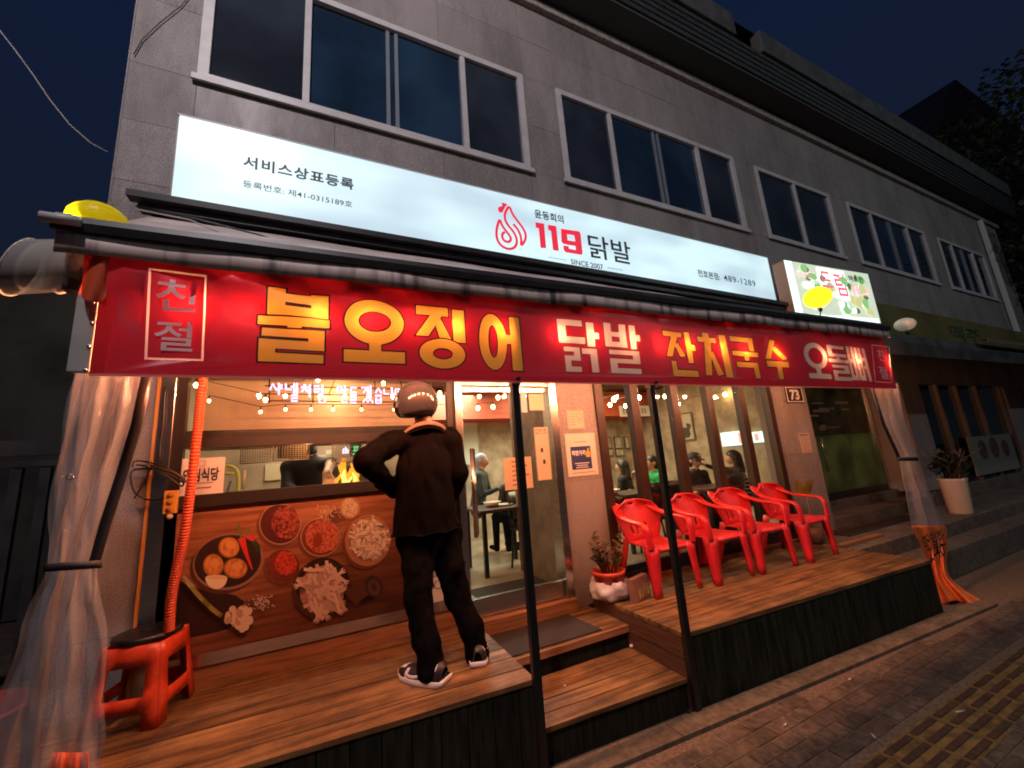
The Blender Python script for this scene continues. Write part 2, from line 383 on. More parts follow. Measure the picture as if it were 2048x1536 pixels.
MB().box(5.45, 6.4, 2.85, 2.93, 0.4715, 0.50).build('timber_edge', sillwood, plat, bevel=.004)
# ================================================================== BUILDING
bld = thing('granite_building', 'two storey granite building with restaurant below and wide upper windows', 'building', (8, 3.6, 0))
YF = 3.4
WIN = [(-0.955, 2.09), (2.55, 5.855), (6.38, 8.57), (9.17, 12.45), (13.13, 15.92)]
WZ0, WZ1 = 4.92, 6.235
LINT = 2.62
# panels: cut the elevation along the window edges
def panel_grid():
    rects = []
    zs = [LINT, 3.26, 3.90, 4.41, WZ0, 5.56, WZ1, 6.80, 7.34]
    xe = [-1.37]
    for a, b in WIN: xe += [a, b]
    xe.append(17.6)
    fine = []
    for i in range(len(xe) - 1):
        a, b = xe[i], xe[i + 1]; n = max(1, round((b - a) / 1.05))
        for k in range(n): fine.append((a + (b - a) * k / n, a + (b - a) * (k + 1) / n, i % 2 == 1))
    for zi in range(len(zs) - 1):
        z0, z1 = zs[zi], zs[zi + 1]
        for a, b, inwin in fine:
            if inwin and z0 >= WZ0 - .01 and z1 <= WZ1 + .01: continue
            rects.append((a, b, z0, z1))
    return rects
PAN = panel_grid()
def pillar_panels(x0, x1, z0, z1, y=YF, step=0.95):
    n = max(1, round((z1 - z0) / step))
    for k in range(n): PAN.append((x0, x1, z0 + (z1 - z0) * k / n, z0 + (z1 - z0) * (k + 1) / n, y))
pillar_panels(-1.37, -0.985, 0.0, LINT)
pillar_panels(2.115, 2.60, 0.37, LINT)
pillar_panels(5.60, 6.43, 0.48, LINT)
pillar_panels(9.35, 10.1, 0.72, LINT)
pillar_panels(14.3, 15.2, 0.70, LINT)
for p in PAN:
    x0, x1, z0, z1 = p[:4]; y = p[4] if len(p) > 4 else YF; d = R.uniform(0, .0018)
    MB().box(x0 + .0018, x1 - .0018, y + d, y + .03, z0 + .0018, z1 - .0018).build('cladding_panel', granite, bld)
core = MB()
core.box(-1.36, 17.55, 3.431, 3.62, LINT + .02, WZ0 - .02); core.box(-1.36, 17.55, 3.431, 3.62, WZ1 + .02, 7.4)
xs = [-1.36] + [v for w in WIN for v in w] + [17.55]
for i in range(0, len(xs), 2): core.box(xs[i] + .02 * (i > 0), xs[i + 1] - .02, 3.431, 3.62, WZ0 - .019, WZ1 + .019)
for a, b in ((-1.36, -0.99), (2.125, 2.59), (5.61, 6.42), (9.36, 10.09), (14.31, 15.19)): core.box(a, b, 3.431, 3.62, 0, LINT + .019)
core.build('wall', granite_core, bld)
MB().box(-1.38, -1.37, 3.4, 12, 0, 7.4).build('side_wall', granite, bld)
MB().box(17.6, 17.62, 3.4, 12, 0, 7.4).build('side_wall', granite, bld)
# cornice, soffit and fascia
MB().box(-1.5, 17.7, 3.33, 3.42, 7.345, 7.46).build('cornice', mat('cornice', (0.27, 0.225, 0.205), .7, var=.3, scale=20), bld, bevel=.01)
MB().box(-1.5, 17.7, 3.0, 3.6, 7.50, 7.53).build('soffit', mat('soffit', (0.06, 0.06, 0.06), .8), bld)
gut = MB()
for k in range(5): gut.box(-1.5, 17.7, 2.97 - .012 * k, 3.02, 7.535 + .09 * k, 7.615 + .09 * k)
gut.build('fascia', mat('roof_metal', (0.03, 0.033, 0.033), .6, var=.3, scale=10), bld)
x = -1.5
for L in (4.4, 2.9, 0.6, 5.2, 5.9):
    if L > 1: MB().box(x, x + L - .05, 2.88, 3.05, 8.0, 8.42).build('gutter', mat('gutter', (0.065, 0.064, 0.062), .6, var=.25, scale=4), bld, bevel=.02)
    x += L
MB().add([(-1.5, 2.95, 8.40), (17.7, 2.95, 8.40), (17.7, 9, 10.5), (-1.5, 9, 10.5)], [(0, 1, 2, 3)]).build('roof', roomdark, bld)
MB().box(-1.3, 17.5, 11.9, 12, 0, 8.3).build('rear_wall', roomdark, bld)
# upper windows
def upper_window(x0, x1, divs):
    f = MB(); t = .075
    f.box(x0, x1, 3.385, 3.47, WZ0, WZ0 + t * .9); f.box(x0, x1, 3.385, 3.47, WZ1 - t * .9, WZ1)
    f.box(x0, x0 + t, 3.385, 3.47, WZ0 + t * .9, WZ1 - t * .9); f.box(x1 - t, x1, 3.385, 3.47, WZ0 + t * .9, WZ1 - t * .9)
    fr = f.build('window', alu, bld)
    MB().box(x0 - .03, x1 + .03, 3.36, 3.384, WZ0 - .03, WZ0 + .02).build('sill', alu, fr)
    e = [x0 + t] + [x0 + (x1 - x0) * d for d in divs] + [x1 - t]
    for i in range(1, len(e) - 1):
        MB().box(e[i] - .028, e[i] + .028, 3.39, 3.46, WZ0 + t * .9, WZ1 - t * .9).build('mullion', alu, fr)
    for i in range(len(e) - 1):
        a, b = e[i] + (.028 if i else 0), e[i + 1] - (.028 if i < len(e) - 2 else 0)
        sl = (i in (1, ) and len(e) > 3)
        y = 3.43 if sl else 3.42
        MB().box(a, b, y, y + .006, WZ0 + t * .9, WZ1 - t * .9).build('pane', darkpane if not sl else bluepane, fr)
        if sl and (b - a) > 1.0:
            m = (a + b) / 2
            for q in (m - .055, m + .03): MB().box(q, q + .035, 3.412, 3.44, WZ0 + t * .9, WZ1 - t * .9).build('sash_stile', mat('sash', (.16, .18, .21), .5), fr)
bluepane = mat('blue_pane', (0.016, 0.036, 0.068), 0.04, spec=0.8, var=.35, scale=1.1)
upper_window(*WIN[0], (0.255, 0.752)); upper_window(*WIN[1], (0.25, 0.75)); upper_window(*WIN[2], (0.49,))
upper_window(*WIN[3], (0.27, 0.74)); upper_window(*WIN[4], (0.27, 0.72))
MB().box(16.2, 16.3, 3.28, 3.385, 2.6, 7.3).build('downpipe', mat('downpipe', (.45, .47, .45), .5), bld, bevel=.02)
# ---------- shop front, left bay: transom, pass-through, mural panel
def frame_rect(b, x0, x1, z0, z1, t, y0, y1):
    b.box(x0, x1, y0, y1, z0, z0 + t); b.box(x0, x1, y0, y1, z1 - t, z1)
    b.box(x0, x0 + t, y0, y1, z0 + t, z1 - t); b.box(x1 - t, x1, y0, y1, z0 + t, z1 - t); return b
lf = MB()
lf.box(-.985, -.90, 3.38, 3.50, .48, LINT); jl = lf.build('jamb', steel, bld, bevel=.004)
MB().box(-1.0, -.985, 3.375, 3.40, .48, LINT).build('jamb_reflection', mat('orange_reflection', (.55, .22, .04), .5), jl)  # warm reflection on the steel jamb, painted as an orange strip
fr = MB(); fr.box(-.90, -.84, 3.40, 3.46, .62, LINT); fr.box(1.0, 1.06, 3.40, 3.46, .62, LINT)
fr.box(-.84, 1.0, 3.40, 3.46, 1.965, 2.03); fr.box(-.84, 1.0, 3.36, 3.62, 1.575, 1.655); fr.box(-.84, 1.0, 3.40, 3.46, 2.56, LINT)
fr.build('shop_frame', blackframe, bld)
MB().box(-.84, 1.0, 3.43, 3.436, 2.03, 2.56).build('transom_pane', paneglass, bld)
MB().box(-.84, 1.0, 3.44, 3.446, 1.655, 1.965).build('pass_pane', paneglass, bld)
MB().box(-.84, 1.0, 3.46, 3.60, 2.03, 2.09).build('transom_sill', brownframe, bld)
MB().box(-.90, 1.06, 3.405, 3.44, .60, .675).build('kick_plate', steel, bld)
# centre jamb and entrance door
MB().box(1.062, 1.125, 3.36, 3.52, .475, LINT).build('jamb', steel, bld, bevel=.004)
MB().box(2.03, 2.112, 3.36, 3.52, .475, LINT).build('jamb', steel, bld, bevel=.004)
MB().box(1.125, 2.03, 3.38, 3.50, 2.43, LINT).build('door_head', steel, bld, bevel=.003)
door = thing('entrance_door', 'clear glass entrance door with stainless rails and a tall bar handle', 'door', (1.55, 3.42, .48))
MB().box(1.13, 2.025, 3.42, 3.432, .63, 2.42).build('door_glass', paneglass, door)
MB().box(1.13, 2.025, 3.405, 3.447, .485, .63).build('bottom_rail', steel, door, bevel=.004)
MB().box(1.13, 2.025, 3.41, 3.442, 2.375, 2.425).build('top_rail', steel, door, bevel=.004)
for xx in (1.19, 1.245):
    MB().tube([(xx, 3.36 if xx < 1.22 else 3.48, 1.12), (xx, 3.36 if xx < 1.22 else 3.48, 1.86)], .018, 12).build('handle', steel, door)
for z in (1.2, 1.76): MB().tube([(1.19, 3.362, z), (1.245, 3.478, z)], .009, 8).build('handle_mount', steel, door)
pl = MB().box(1.85, 2.0, 3.395, 3.415, 1.53, 2.03).build('door_plate', mat('beige_plate', (.55, .42, .30), .6), door, bevel=.004)
put_text('DT조', 1.862, 1.985, 1.965, 2.015, 3.3925, ink, pl)
MB().box(1.90, 1.925, 3.390, 3.3935, 1.79, 1.83).box(1.915, 1.94, 3.390, 3.3935, 1.68, 1.72).build('printed_mark', ink, pl)
st = MB().box(1.83, 1.99, 3.412, 3.418, 2.20, 2.36).build('sticker', mat('cream_sticker', (.72, .50, .34), .6), door)
MB().box(1.74, 1.80, 3.412, 3.417, 2.18, 2.38).build('sticker', mat('blue_sticker', (.45, .50, .55), .6), door)
pt = MB().box(1.52, 1.81, 3.434, 3.437, 1.47, 1.76).build('paper_notice', mat('peach_paper', (.80, .52, .36), .7), door)
b = MB()
for i in range(6): b.box(1.60, 1.60 + R.uniform(.10, .18), 3.431, 3.433, 1.715 - i * .042, 1.727 - i * .042)
b.build('printed_line', mat('brown_ink', (.30, .12, .07), .7), pt)
# white poster beside the mural panel, with small red and black drawings
pst = thing('white_poster', 'white poster with small red and black round drawings behind the rider', 'poster', (.86, 3.41, 1.1))
MB().box(.665, 1.02, 3.408, 3.412, .676, 1.57).build('paper', whitepaper, pst)
def ringm(b, cx, cz, r, w, Y, n=20, a0=0, a1=2 * math.pi):
    P = [[(cx + (r + d) * math.cos(a0 + (a1 - a0) * i / n), Y, cz + (r + d) * math.sin(a0 + (a1 - a0) * i / n)) for i in range(n + 1)] for d in (-w, w)]
    return b.grid(P, False)
b = MB()
for cx, cz, r in ((.80, .80, .03), (.865, .80, .03), (.93, .80, .03), (.84, .93, .032), (.95, .95, .03), (.75, 1.0, .03)): ringm(b, cx, cz, r, .003, 3.4065)
for cx, cz in ((.815, .87), (.88, .87), (.76, .90), (.95, .87)): b.add([(cx + .007 * math.cos(k), 3.4065, cz + .007 * math.sin(k)) for k in range(6)], [range(6)])
for cx, cz, w in ((.85, 1.08, .02), (.80, 1.12, .03), (.84, .875, .012)): ringm(b, cx, cz, w, .003, 3.4065, 12)
b.build('drawing', ink, pst)
b = MB(); b.add([(.84 + .03 * math.cos(math.pi * k / 10), 3.407, .935 + .03 * math.sin(math.pi * k / 10)) for k in range(11)], [range(11)])
b.build('drawing', mat('red_print', (.65, .06, .04), .6), pst)
# ================================================================== food mural (flat printed photograph)
mur = thing('food_mural', 'printed food photograph panel with bowls of chilli paste, onions and chicken feet', 'mural', (0, 3.41, 1.1))
def pm(name, col, **k): return mat('print_' + name, col, .42, **k)
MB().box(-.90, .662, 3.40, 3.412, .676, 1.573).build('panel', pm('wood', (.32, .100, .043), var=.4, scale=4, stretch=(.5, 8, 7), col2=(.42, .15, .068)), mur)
ly = [3.3985]
def Pm(x, y): a = at(x, y, 3.4); return a[0], a[2]
Z3 = (490 / 2048.0, 330, 980)
def zp(x, y): return Pm(Z3[1] + x * Z3[0], Z3[2] + y * Z3[0])
def blob(pts, m, name='printed_shape', b=None):
    ly[0] -= .00005
    bb = b or MB(); bb.add([(x, ly[0], z) for x, z in pts], [list(range(len(pts)))])
    return None if b else bb.build(name, m, mur, fixn=False)
def ell(x, y, rx, ry, m, rot=0.0, b=None, jit=0.0, n=36, name='printed_shape', a0=0, a1=2 * math.pi):
    pts = []
    for i in range(n):
        a = a0 + (a1 - a0) * i / (n if a1 - a0 > 6 else n - 1); k = 1 + R.uniform(-jit, jit)
        ex, ey = rx * k * math.cos(a), ry * k * math.sin(a)
        pts.append(zp(x + ex * math.cos(rot) - ey * math.sin(rot), y + ex * math.sin(rot) + ey * math.cos(rot)))
    return blob(pts, m, name, b)
dark = pm('dark', (.028, .012, .009)); shade = pm('shade', (.12, .045, .025), var=.4, scale=5); rim = pm('rim', (.36, .19, .11))
woodrim = pm('woodrim', (.40, .17, .08))
# table-top shadow area at the lower left of the print
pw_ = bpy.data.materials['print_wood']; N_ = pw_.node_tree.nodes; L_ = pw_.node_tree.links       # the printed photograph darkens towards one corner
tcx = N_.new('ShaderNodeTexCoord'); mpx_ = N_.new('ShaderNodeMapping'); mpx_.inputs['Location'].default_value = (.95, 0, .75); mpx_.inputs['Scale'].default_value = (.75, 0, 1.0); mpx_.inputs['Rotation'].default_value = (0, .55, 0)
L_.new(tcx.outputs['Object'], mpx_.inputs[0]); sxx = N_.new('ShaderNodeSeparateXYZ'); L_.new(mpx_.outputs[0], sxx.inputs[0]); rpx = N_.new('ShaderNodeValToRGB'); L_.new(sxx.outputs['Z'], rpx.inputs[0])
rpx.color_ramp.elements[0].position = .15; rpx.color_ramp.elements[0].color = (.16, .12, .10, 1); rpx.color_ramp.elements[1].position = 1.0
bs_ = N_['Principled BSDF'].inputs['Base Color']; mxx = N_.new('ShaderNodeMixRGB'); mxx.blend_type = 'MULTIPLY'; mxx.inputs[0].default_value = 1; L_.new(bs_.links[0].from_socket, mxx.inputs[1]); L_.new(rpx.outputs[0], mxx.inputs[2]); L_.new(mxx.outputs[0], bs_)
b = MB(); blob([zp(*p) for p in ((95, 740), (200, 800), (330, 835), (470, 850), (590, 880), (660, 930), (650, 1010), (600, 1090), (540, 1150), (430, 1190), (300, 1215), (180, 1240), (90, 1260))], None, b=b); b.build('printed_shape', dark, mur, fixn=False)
# basket of onions
ell(505, 630, 302, 234, pm('cast_dark', (.085, .028, .014)), -.25); ell(530, 600, 300, 232, pm('basket', (.28, .14, .09)), -.25); ell(525, 595, 283, 215, dark, -.25)
on1 = pm('onion', (.55, .20, .045), var=.35, scale=14, stretch=(3, 1, 1)); on2 = pm('onion_light', (.66, .28, .08))
for x, y, rx, ry in ((535, 480, 88, 88), (405, 630, 86, 96), (590, 655, 100, 86)):
    ell(x, y, rx, ry, pm('onion_edge', (.33, .11, .03))); ell(x + 4, y - 4, rx * .9, ry * .88, on1); ell(x + 14, y - 20, rx * .45, ry * .4, on2)
ell(430, 728, 92, 100, pm('cut_onion', (.80, .62, .40)), 0, a0=0, a1=math.pi); ell(430, 728, 88, 20, pm('cut_onion2', (.72, .50, .28)))
def stroke(pts, w, m, b=None, taper=False):
    ly[0] -= .00005
    P = [np.array(p, float) for p in pts]; Lr = []; 
    for i, p in enumerate(P):
        t = P[min(i + 1, len(P) - 1)] - P[max(i - 1, 0)]; t = t / (np.hypot(*t) + 1e-9); nn = np.array((-t[1], t[0])) * w * (1 - (.85 * i / (len(P) - 1) if taper else 0))
        Lr.append((zp(*(p + nn)), zp(*(p - nn))))
    bb = b or MB(); bb.grid([[(l[0], ly[0], l[1]) for l in row] for row in Lr], False)
    return None if b else bb.build('printed_shape', m, mur, fixn=False)
chil = pm('chilli', (.62, .035, .02)); green = pm('green', (.13, .17, .03))
stroke([(640, 400), (660, 470), (690, 560), (730, 665)], 32, chil, taper=True); stroke([(690, 380), (720, 390), (735, 410)], 28, chil)
stroke([(615, 280), (625, 340), (640, 400)], 10, green); stroke([(695, 310), (710, 350), (715, 380)], 10, green)
stroke([(740, 430), (775, 470), (780, 520)], 22, pm('dark_green', (.03, .045, .015)))
# bowls of red paste and powder
cast = pm('cast', (.15, .045, .02))
def bowl(x, y, r, outer, inner, fill, fx, fy, fr_):
    ell(x - 20, y + 22, r * 1.02, r, cast)
    ell(x, y, r, r * .98, outer); ell(x, y, r * .94, r * .92, inner); ell(x + fx, y + fy, fr_[0], fr_[1], fill, jit=.05)
paste = pm('paste', (.24, .028, .016), var=.75, scale=55, col2=(.44, .09, .05)); powder = pm('powder', (.42, .065, .03), var=.45, scale=80, col2=(.58, .14, .07))
bowl(963, 285, 176, rim, dark, pm('paste_dark', (.085, .014, .012)), 0, 0, (160, 156)); ell(1010, 270, 118, 135, paste, jit=.06)
bowl(1297, 395, 165, rim, pm('powder_dark', (.17, .028, .016)), powder, 14, -8, (140, 140)); ell(1275, 420, 38, 62, pm('powder_deep', (.25, .03, .015)), .2)
bowl(985, 635, 142, pm('dim_rim', (.16, .07, .045)), dark, pm('powder_dark', (.17, .028, .016)), 0, 0, (128, 125)); ell(1012, 610, 92, 100, pm('red_powder', (.48, .045, .022), var=.5, scale=70), jit=.06)
ell(1440, 215, 74, 60, shade, -.6); ell(1545, 150, 86, 92, woodrim, .1); ell(1545, 150, 70, 76, pm('sesame', (.52, .34, .20), var=.5, scale=160))
b = MB()
for i in range(90):
    x, y = R.gauss(1360, 55), R.gauss(185, 30); ell(x, y, 7, 4, None, R.uniform(0, 3), b, n=6)
b.build('printed_seeds', pm('seed', (.60, .38, .22)), mur, fixn=False)
# bowl of white radish and dish of chicken feet
ell(1672, 446, 192, 215, cast, .2); ell(1695, 420, 190, 215, woodrim, .2); ell(1705, 405, 172, 190, pm('bowl_in', (.30, .12, .06)), .2)
ell(1715, 400, 165, 172, pm('radish_gap', (.42, .24, .15), var=.5, scale=30), jit=.06)
ra, rb = pm('radish', (.78, .60, .46)), pm('radish_dim', (.55, .36, .25)); b1, b2 = MB(), MB()
for i in range(170):
    a, r = R.uniform(0, 6.28), math.sqrt(R.random()); x, y = 1710 + 160 * r * math.cos(a), 402 + 165 * r * math.sin(a)
    th = R.uniform(0, 3.14); l = R.uniform(18, 34)
    stroke([(x - l * math.cos(th), y - l * math.sin(th)), (x, y + R.uniform(-6, 6)), (x + l * math.cos(th), y + l * math.sin(th))], R.uniform(6, 10), None, b1 if R.random() < .62 else b2)
b1.build('printed_strips', ra, mur, fixn=False); b2.build('printed_strips', rb, mur, fixn=False)
ell(1296, 828, 232, 244, pm('cast_dark', (.085, .028, .014)), .3); ell(1320, 800, 225, 240, dark, .3)
ell(1305, 830, 185, 205, pm('feet_gap', (.40, .20, .15), var=.5, scale=18), jit=.07)
fa, fb = pm('feet', (.74, .50, .40)), pm('feet_dim', (.56, .34, .27)); b1, b2 = MB(), MB()
for i in range(62):
    a, r = R.uniform(0, 6.28), math.sqrt(R.random()) * .95; x, y = 1310 + 185 * r * math.cos(a), 815 + 205 * r * math.sin(a)
    th = R.gauss(.9, .8); l = R.uniform(45, 75); bb = b1 if R.random() < .62 else b2
    ex, ey = x + l * math.cos(th), y + l * math.sin(th)
    stroke([(x - l * math.cos(th), y - l * math.sin(th)), (x, y + R.uniform(-9, 9)), (ex, ey)], 14, None, bb)
    for q in (-.6, 0, .6): stroke([(ex, ey), (ex + 34 * math.cos(th + q), ey + 34 * math.sin(th + q)), (ex + 48 * math.cos(th + q * .6), ey + 48 * math.sin(th + q * .6))], 9, None, bb, True)
b1.build('printed_feet', fa, mur, fixn=False); b2.build('printed_feet', fb, mur, fixn=False)
# pepper bottle, garlic, spring onion, salt
stroke([(1540, 900), (1620, 830), (1700, 780)], 75, pm('bottle_shadow', (.10, .035, .02))); ell(1740, 800, 72, 92, pm('lid', (.045, .02, .016)), -.3); ell(1742, 805, 50, 66, pm('lid2', (.10, .045, .03)), -.3); ell(1742, 805, 24, 36, pm('lid3', (.05, .02, .015)), -.3)
g1, g2 = pm('garlic', (.74, .52, .36)), pm('garlic_dim', (.52, .32, .20))
for i in range(26):
    a, r = R.uniform(0, 6.28), math.sqrt(R.random()); ell(630 + 105 * r * math.cos(a), 1060 + 105 * r * math.sin(a), R.uniform(30, 46), R.uniform(22, 32), g1 if i % 3 else g2, R.uniform(0, 3), n=14)
stroke([(160, 710), (300, 880), (400, 980), (480, 1040)], 20, pm('leek', (.30, .26, .06), var=.6, scale=12), taper=False); stroke([(165, 710), (250, 800)], 12, pm('leek_white', (.40, .30, .20)))
b = MB()
for i in range(70):
    x, y = R.gauss(815, 45), R.gauss(930, 28); ell(x, y, R.uniform(5, 12), R.uniform(4, 9), None, R.uniform(0, 3), b, n=6)
b.build('printed_salt', pm('salt', (.55, .38, .32)), mur, fixn=False)
# ================================================================== notices on the granite pillars
def notice(label, x0, x1, z0, z1, col, Y=3.393, cat='notice', name='paper_notice'):
    t = thing(name, label, cat, ((x0 + x1) / 2, Y, z0))
    MB().box(x0, x1, Y, Y + .005, z0, z1).build('paper', mat('paper_%d' % int(x0 * 100 + z0 * 10), col, .7, var=.05, scale=8), t); return t
bp = notice('white poster with a navy square and yellow thumb on granite pillar', 2.185, 2.545, 1.535, 1.955, (.66, .57, .50), cat='poster', name='price_poster')
MB().box(2.235, 2.475, 3.390, 3.3925, 1.60, 1.825).build('navy_square', mat('navy_print', (.012, .035, .13), .5), bp)
wh = mat('white_print', (.75, .72, .70), .6)
put_text('착한가격', 2.245, 2.405, 1.735, 1.785, 3.3885, wh, bp, bold=.03)
yel = mat('yellow_print', (.70, .36, .03), .6)
MB().xz([(2.415, 1.715), (2.465, 1.715), (2.467, 1.765), (2.45, 1.77), (2.455, 1.80), (2.44, 1.805), (2.43, 1.775), (2.413, 1.765)], 3.3875, 3.3895).build('thumb_icon', yel, bp)
b = MB()
for z, a, c in ((1.655, 2.27, 2.44), (1.635, 2.29, 2.42), (1.615, 2.28, 2.43)): b.box(a, c, 3.3885, 3.389, z, z + .007)
b.build('printed_line', wh, bp)
b = MB(); b.box(2.28, 2.44, 3.3915, 3.392, 1.865, 1.872); b.box(2.23, 2.50, 3.3915, 3.392, 1.565, 1.571); b.build('printed_line', mat('grey_ink', (.2, .18, .17), .7), bp)
nt = notice('small cream notice with line drawing above the navy square poster', 2.232, 2.44, 2.0, 2.195, (.62, .47, .37))
b = MB(); frame_rect(b, 2.24, 2.432, 2.008, 2.187, .003, 3.3915, 3.392)
for i in range(5): b.box(2.255, 2.255 + R.uniform(.06, .1), 3.3915, 3.392, 2.15 - .027 * i, 2.154 - .027 * i)
ringm(b, 2.38, 2.13, .03, .002, 3.3915); ringm(b, 2.385, 2.08, .02, .002, 3.3915); b.build('printed_line', MATS['brown_ink'], nt)
nt = notice('pale paper notice taped to the pillar beside the green glass door', 6.03, 6.28, 1.55, 1.83, (.55, .38, .30))
b = MB()
for i in range(8): b.box(6.06, 6.06 + R.uniform(.12, .2), 3.3915, 3.392, 1.76 - .026 * i, 1.766 - .026 * i)
b.box(6.05, 6.24, 3.3915, 3.392, 1.785, 1.81); b.build('printed_line', MATS['grey_ink'], nt)
hp = thing('house_number', 'dark house number plate reading 73 on the pillar', 'house number', (6.1, 3.39, 2.26))
MB().box(5.93, 6.34, 3.388, 3.40, 2.255, 2.66).build('plate', mat('brown_plate', (.035, .022, .018), .5), hp, bevel=.004)
b = MB(); frame_rect(b, 5.945, 6.325, 2.27, 2.645, .012, 3.385, 3.387); b.box(5.96, 6.31, 3.385, 3.387, 2.475, 2.488); b.box(6.05, 6.20, 3.385, 3.387, 2.51, 2.53); b.build('white_line', wh, hp)
put_text('73', 6.02, 6.24, 2.30, 2.45, 3.3855, wh, hp, bold=.035)
# ================================================================== right bay: folding glass doors
fold = thing('folding_glass_doors', 'dark brown framed folding glass doors behind the red chairs', 'glass doors', (4.1, 3.4, .5))
posts = [2.65] + [float(at(x, 816, 3.42)[0]) for x in (1266, 1347, 1417, 1482, 1539)]
posts[-1] = 5.53
MB().box(2.60, 5.60, 3.37, 3.47, .50, .585).build('bottom_track', blackframe, fold); MB().box(2.60, 5.60, 3.37, 3.47, 2.55, LINT).build('top_track', blackframe, fold)
for i, x in enumerate(posts):
    w = .055 if 0 < i < len(posts) - 1 else .05
    p = MB().box(x - w, x + w, 3.375, 3.465, .585, 2.55).build('door_post', brownframe, fold, bevel=.004)
    if 0 < i < len(posts) - 1: MB().box(x + w + .002, x + w + .012, 3.385, 3.455, .585, 2.55).build('edge_strip', steel, p)
for i in range(len(posts) - 1):
    a, c = posts[i] + .07, posts[i + 1] - .056
    p = MB().box(a, c, 3.42, 3.427, .63, 2.52).build('pane', paneglass, fold)
    MB().box(a, c, 3.40, 3.445, .586, .63).build('pane_rail', blackframe, p)
# ---------- green glass stair door, recessed
gd = thing('green_stair_door', 'recessed stairwell glass door with green lower panel and bar handle', 'door', (8.2, 3.9, .76))
gg = mat('green_glass', (.20, .24, .11), .25, var=.35, scale=2.2, spec=.6, transl=.6); lamp('stair_light', 'POINT', (8.3, 5.2, 2.3), 34, (.95, 1.0, .78), .2)
MB().box(7.0, 9.25, 3.90, 3.92, .86, 1.78).build('lower_panel', gg, gd)
MB().box(7.0, 9.25, 3.90, 3.92, 1.785, 2.62).build('upper_pane', mat('green_dark', (.07, .09, .05), .08, var=.5, scale=3, spec=.6, transl=.35), gd)
MB().box(7.0, 9.25, 3.88, 3.94, .76, .857).build('bottom_rail', blackframe, gd)
MB().tube([(7.45, 3.86, 1.2), (7.45, 3.86, 1.9)], .016, 8).build('handle', steel, gd)
MB().box(6.95, 6.998, 3.87, 3.95, .76, 2.62).build('door_stile', mat('green_stile', (.12, .16, .09), .4), gd); MB().box(9.252, 9.34, 3.87, 3.95, .76, 2.62).build('door_stile', steel, gd)
b = MB()
for i in range(9): 
    z = 1.83 + R.uniform(0, .5); x = 7.3 + R.uniform(0, 1.2); b.box(x, x + R.uniform(.15, .5), 3.896, 3.899, z, z + R.uniform(.02, .06))
b.build('frosted_patch', mat('frost', (.20, .23, .17), .4), gd)
MB().box(6.44, 6.46, 3.43, 3.95, .72, LINT).build('reveal', granite, bld); MB().box(9.34, 9.36, 3.43, 3.95, .72, LINT).build('reveal', granite, bld)
MB().box(6.43, 9.36, 3.43, 3.95, LINT - .02, LINT + .015).build('reveal_soffit', granite_core, bld)
# ---------- dark shop fronts further right
shop = thing('dark_shopfront', 'unlit glass shop front with a framed flower picture right of the stair door', 'shop front', (12, 3.5, .7))
MB().box(10.1, 14.3, 3.50, 3.52, .70, LINT).build('pane', mat('dark_glass', (.008, .011, .011), .06, spec=.7), shop)
for x in (10.14, 11.0, 11.9, 12.9, 14.25): MB().box(x - .04, x + .04, 3.44, 3.53, .70, LINT).build('post', mat('grey_post', (.10, .09, .08), .4), shop)
pc = MB().box(11.6, 13.9, 3.42, 3.44, .80, 1.55).build('flower_picture', mat('picture_ground', (.20, .20, .17), .6), shop)
b = MB()
for cx, cz, r in ((12.2, 1.28, .2), (12.8, 1.30, .22), (13.4, 1.25, .18)): b.add([(cx + r * math.cos(k * .5) * (1 + .1 * (k % 2)), 3.416, cz + r * math.sin(k * .5)) for k in range(12)], [range(12)])
b.build('printed_flower', mat('flower_print', (.10, .045, .04), .7, var=.4, scale=12), pc)
s2 = thing('dark_shopfront', 'furthest unlit green tinted glass shop front at the building end', 'shop front', (16, 3.5, .7))
MB().box(15.2, 17.6, 3.50, 3.52, .70, LINT).build('pane', mat('dark_green_glass', (.010, .018, .013), .07, spec=.7), s2)
for x in (15.25, 16.0, 16.8, 17.55): MB().box(x - .04, x + .04, 3.44, 3.53, .70, LINT).build('post', MATS['grey_post'], s2)
# ================================================================== awning with valance
def zt(x): return 2.868 + 0.0163 * (x + 1.05)            # front bar of the awning rises slightly to the right
awn = thing('awning', 'dirty stained vinyl awning with dark front bar above the red banner', 'awning', (2.6, 2.7, 2.9))
AX0, AX1 = -1.045, 6.10
stain = mat('stained_vinyl', (0.74, 0.56, 0.51), 0.55, var=0.0, scale=5, stretch=(2.2, 1, .25), col2=(0.10, 0.075, 0.085), ramp=(.48, .66), detail=6, transl=.12)
fabric = mat('awning_fabric', (0.62, 0.50, 0.47), 0.6, var=.2, scale=3)
n = 74; P = []
for j in range(6):
    t = j / 5; row = []
    for i in range(n + 1):
        x = AX0 + (AX1 - AX0) * i / n
        row.append((x, 2.2 + 1.0 * t, zt(x) + .02 + (3.53 - zt(x)) * t - .03 * math.sin(math.pi * t) * (1 + .4 * math.sin(x * 5))))
    P.append(row)
MB().grid(P).build('roof_sheet', fabric, awn, solid=.003)
b = MB()
for i in range(n):
    x0, x1 = AX0 + (AX1 - AX0) * i / n, AX0 + (AX1 - AX0) * (i + 1) / n
    if i == 0: b.grid([[(x0, y, zt(x0) + z) for y, z in ((2.16, 0), (2.16, -.05), (2.22, -.05), (2.22, 0.02), (2.16, 0))]], False)
P = [[(AX0 + (AX1 - AX0) * i / n, y, zt(AX0 + (AX1 - AX0) * i / n) + z) for i in range(n + 1)] for y, z in ((2.16, .012), (2.15, -.02), (2.16, -.055), (2.23, -.055), (2.23, .02), (2.16, .012))]
MB().grid(P, False).build('front_bar', darksteel, awn)
P = []
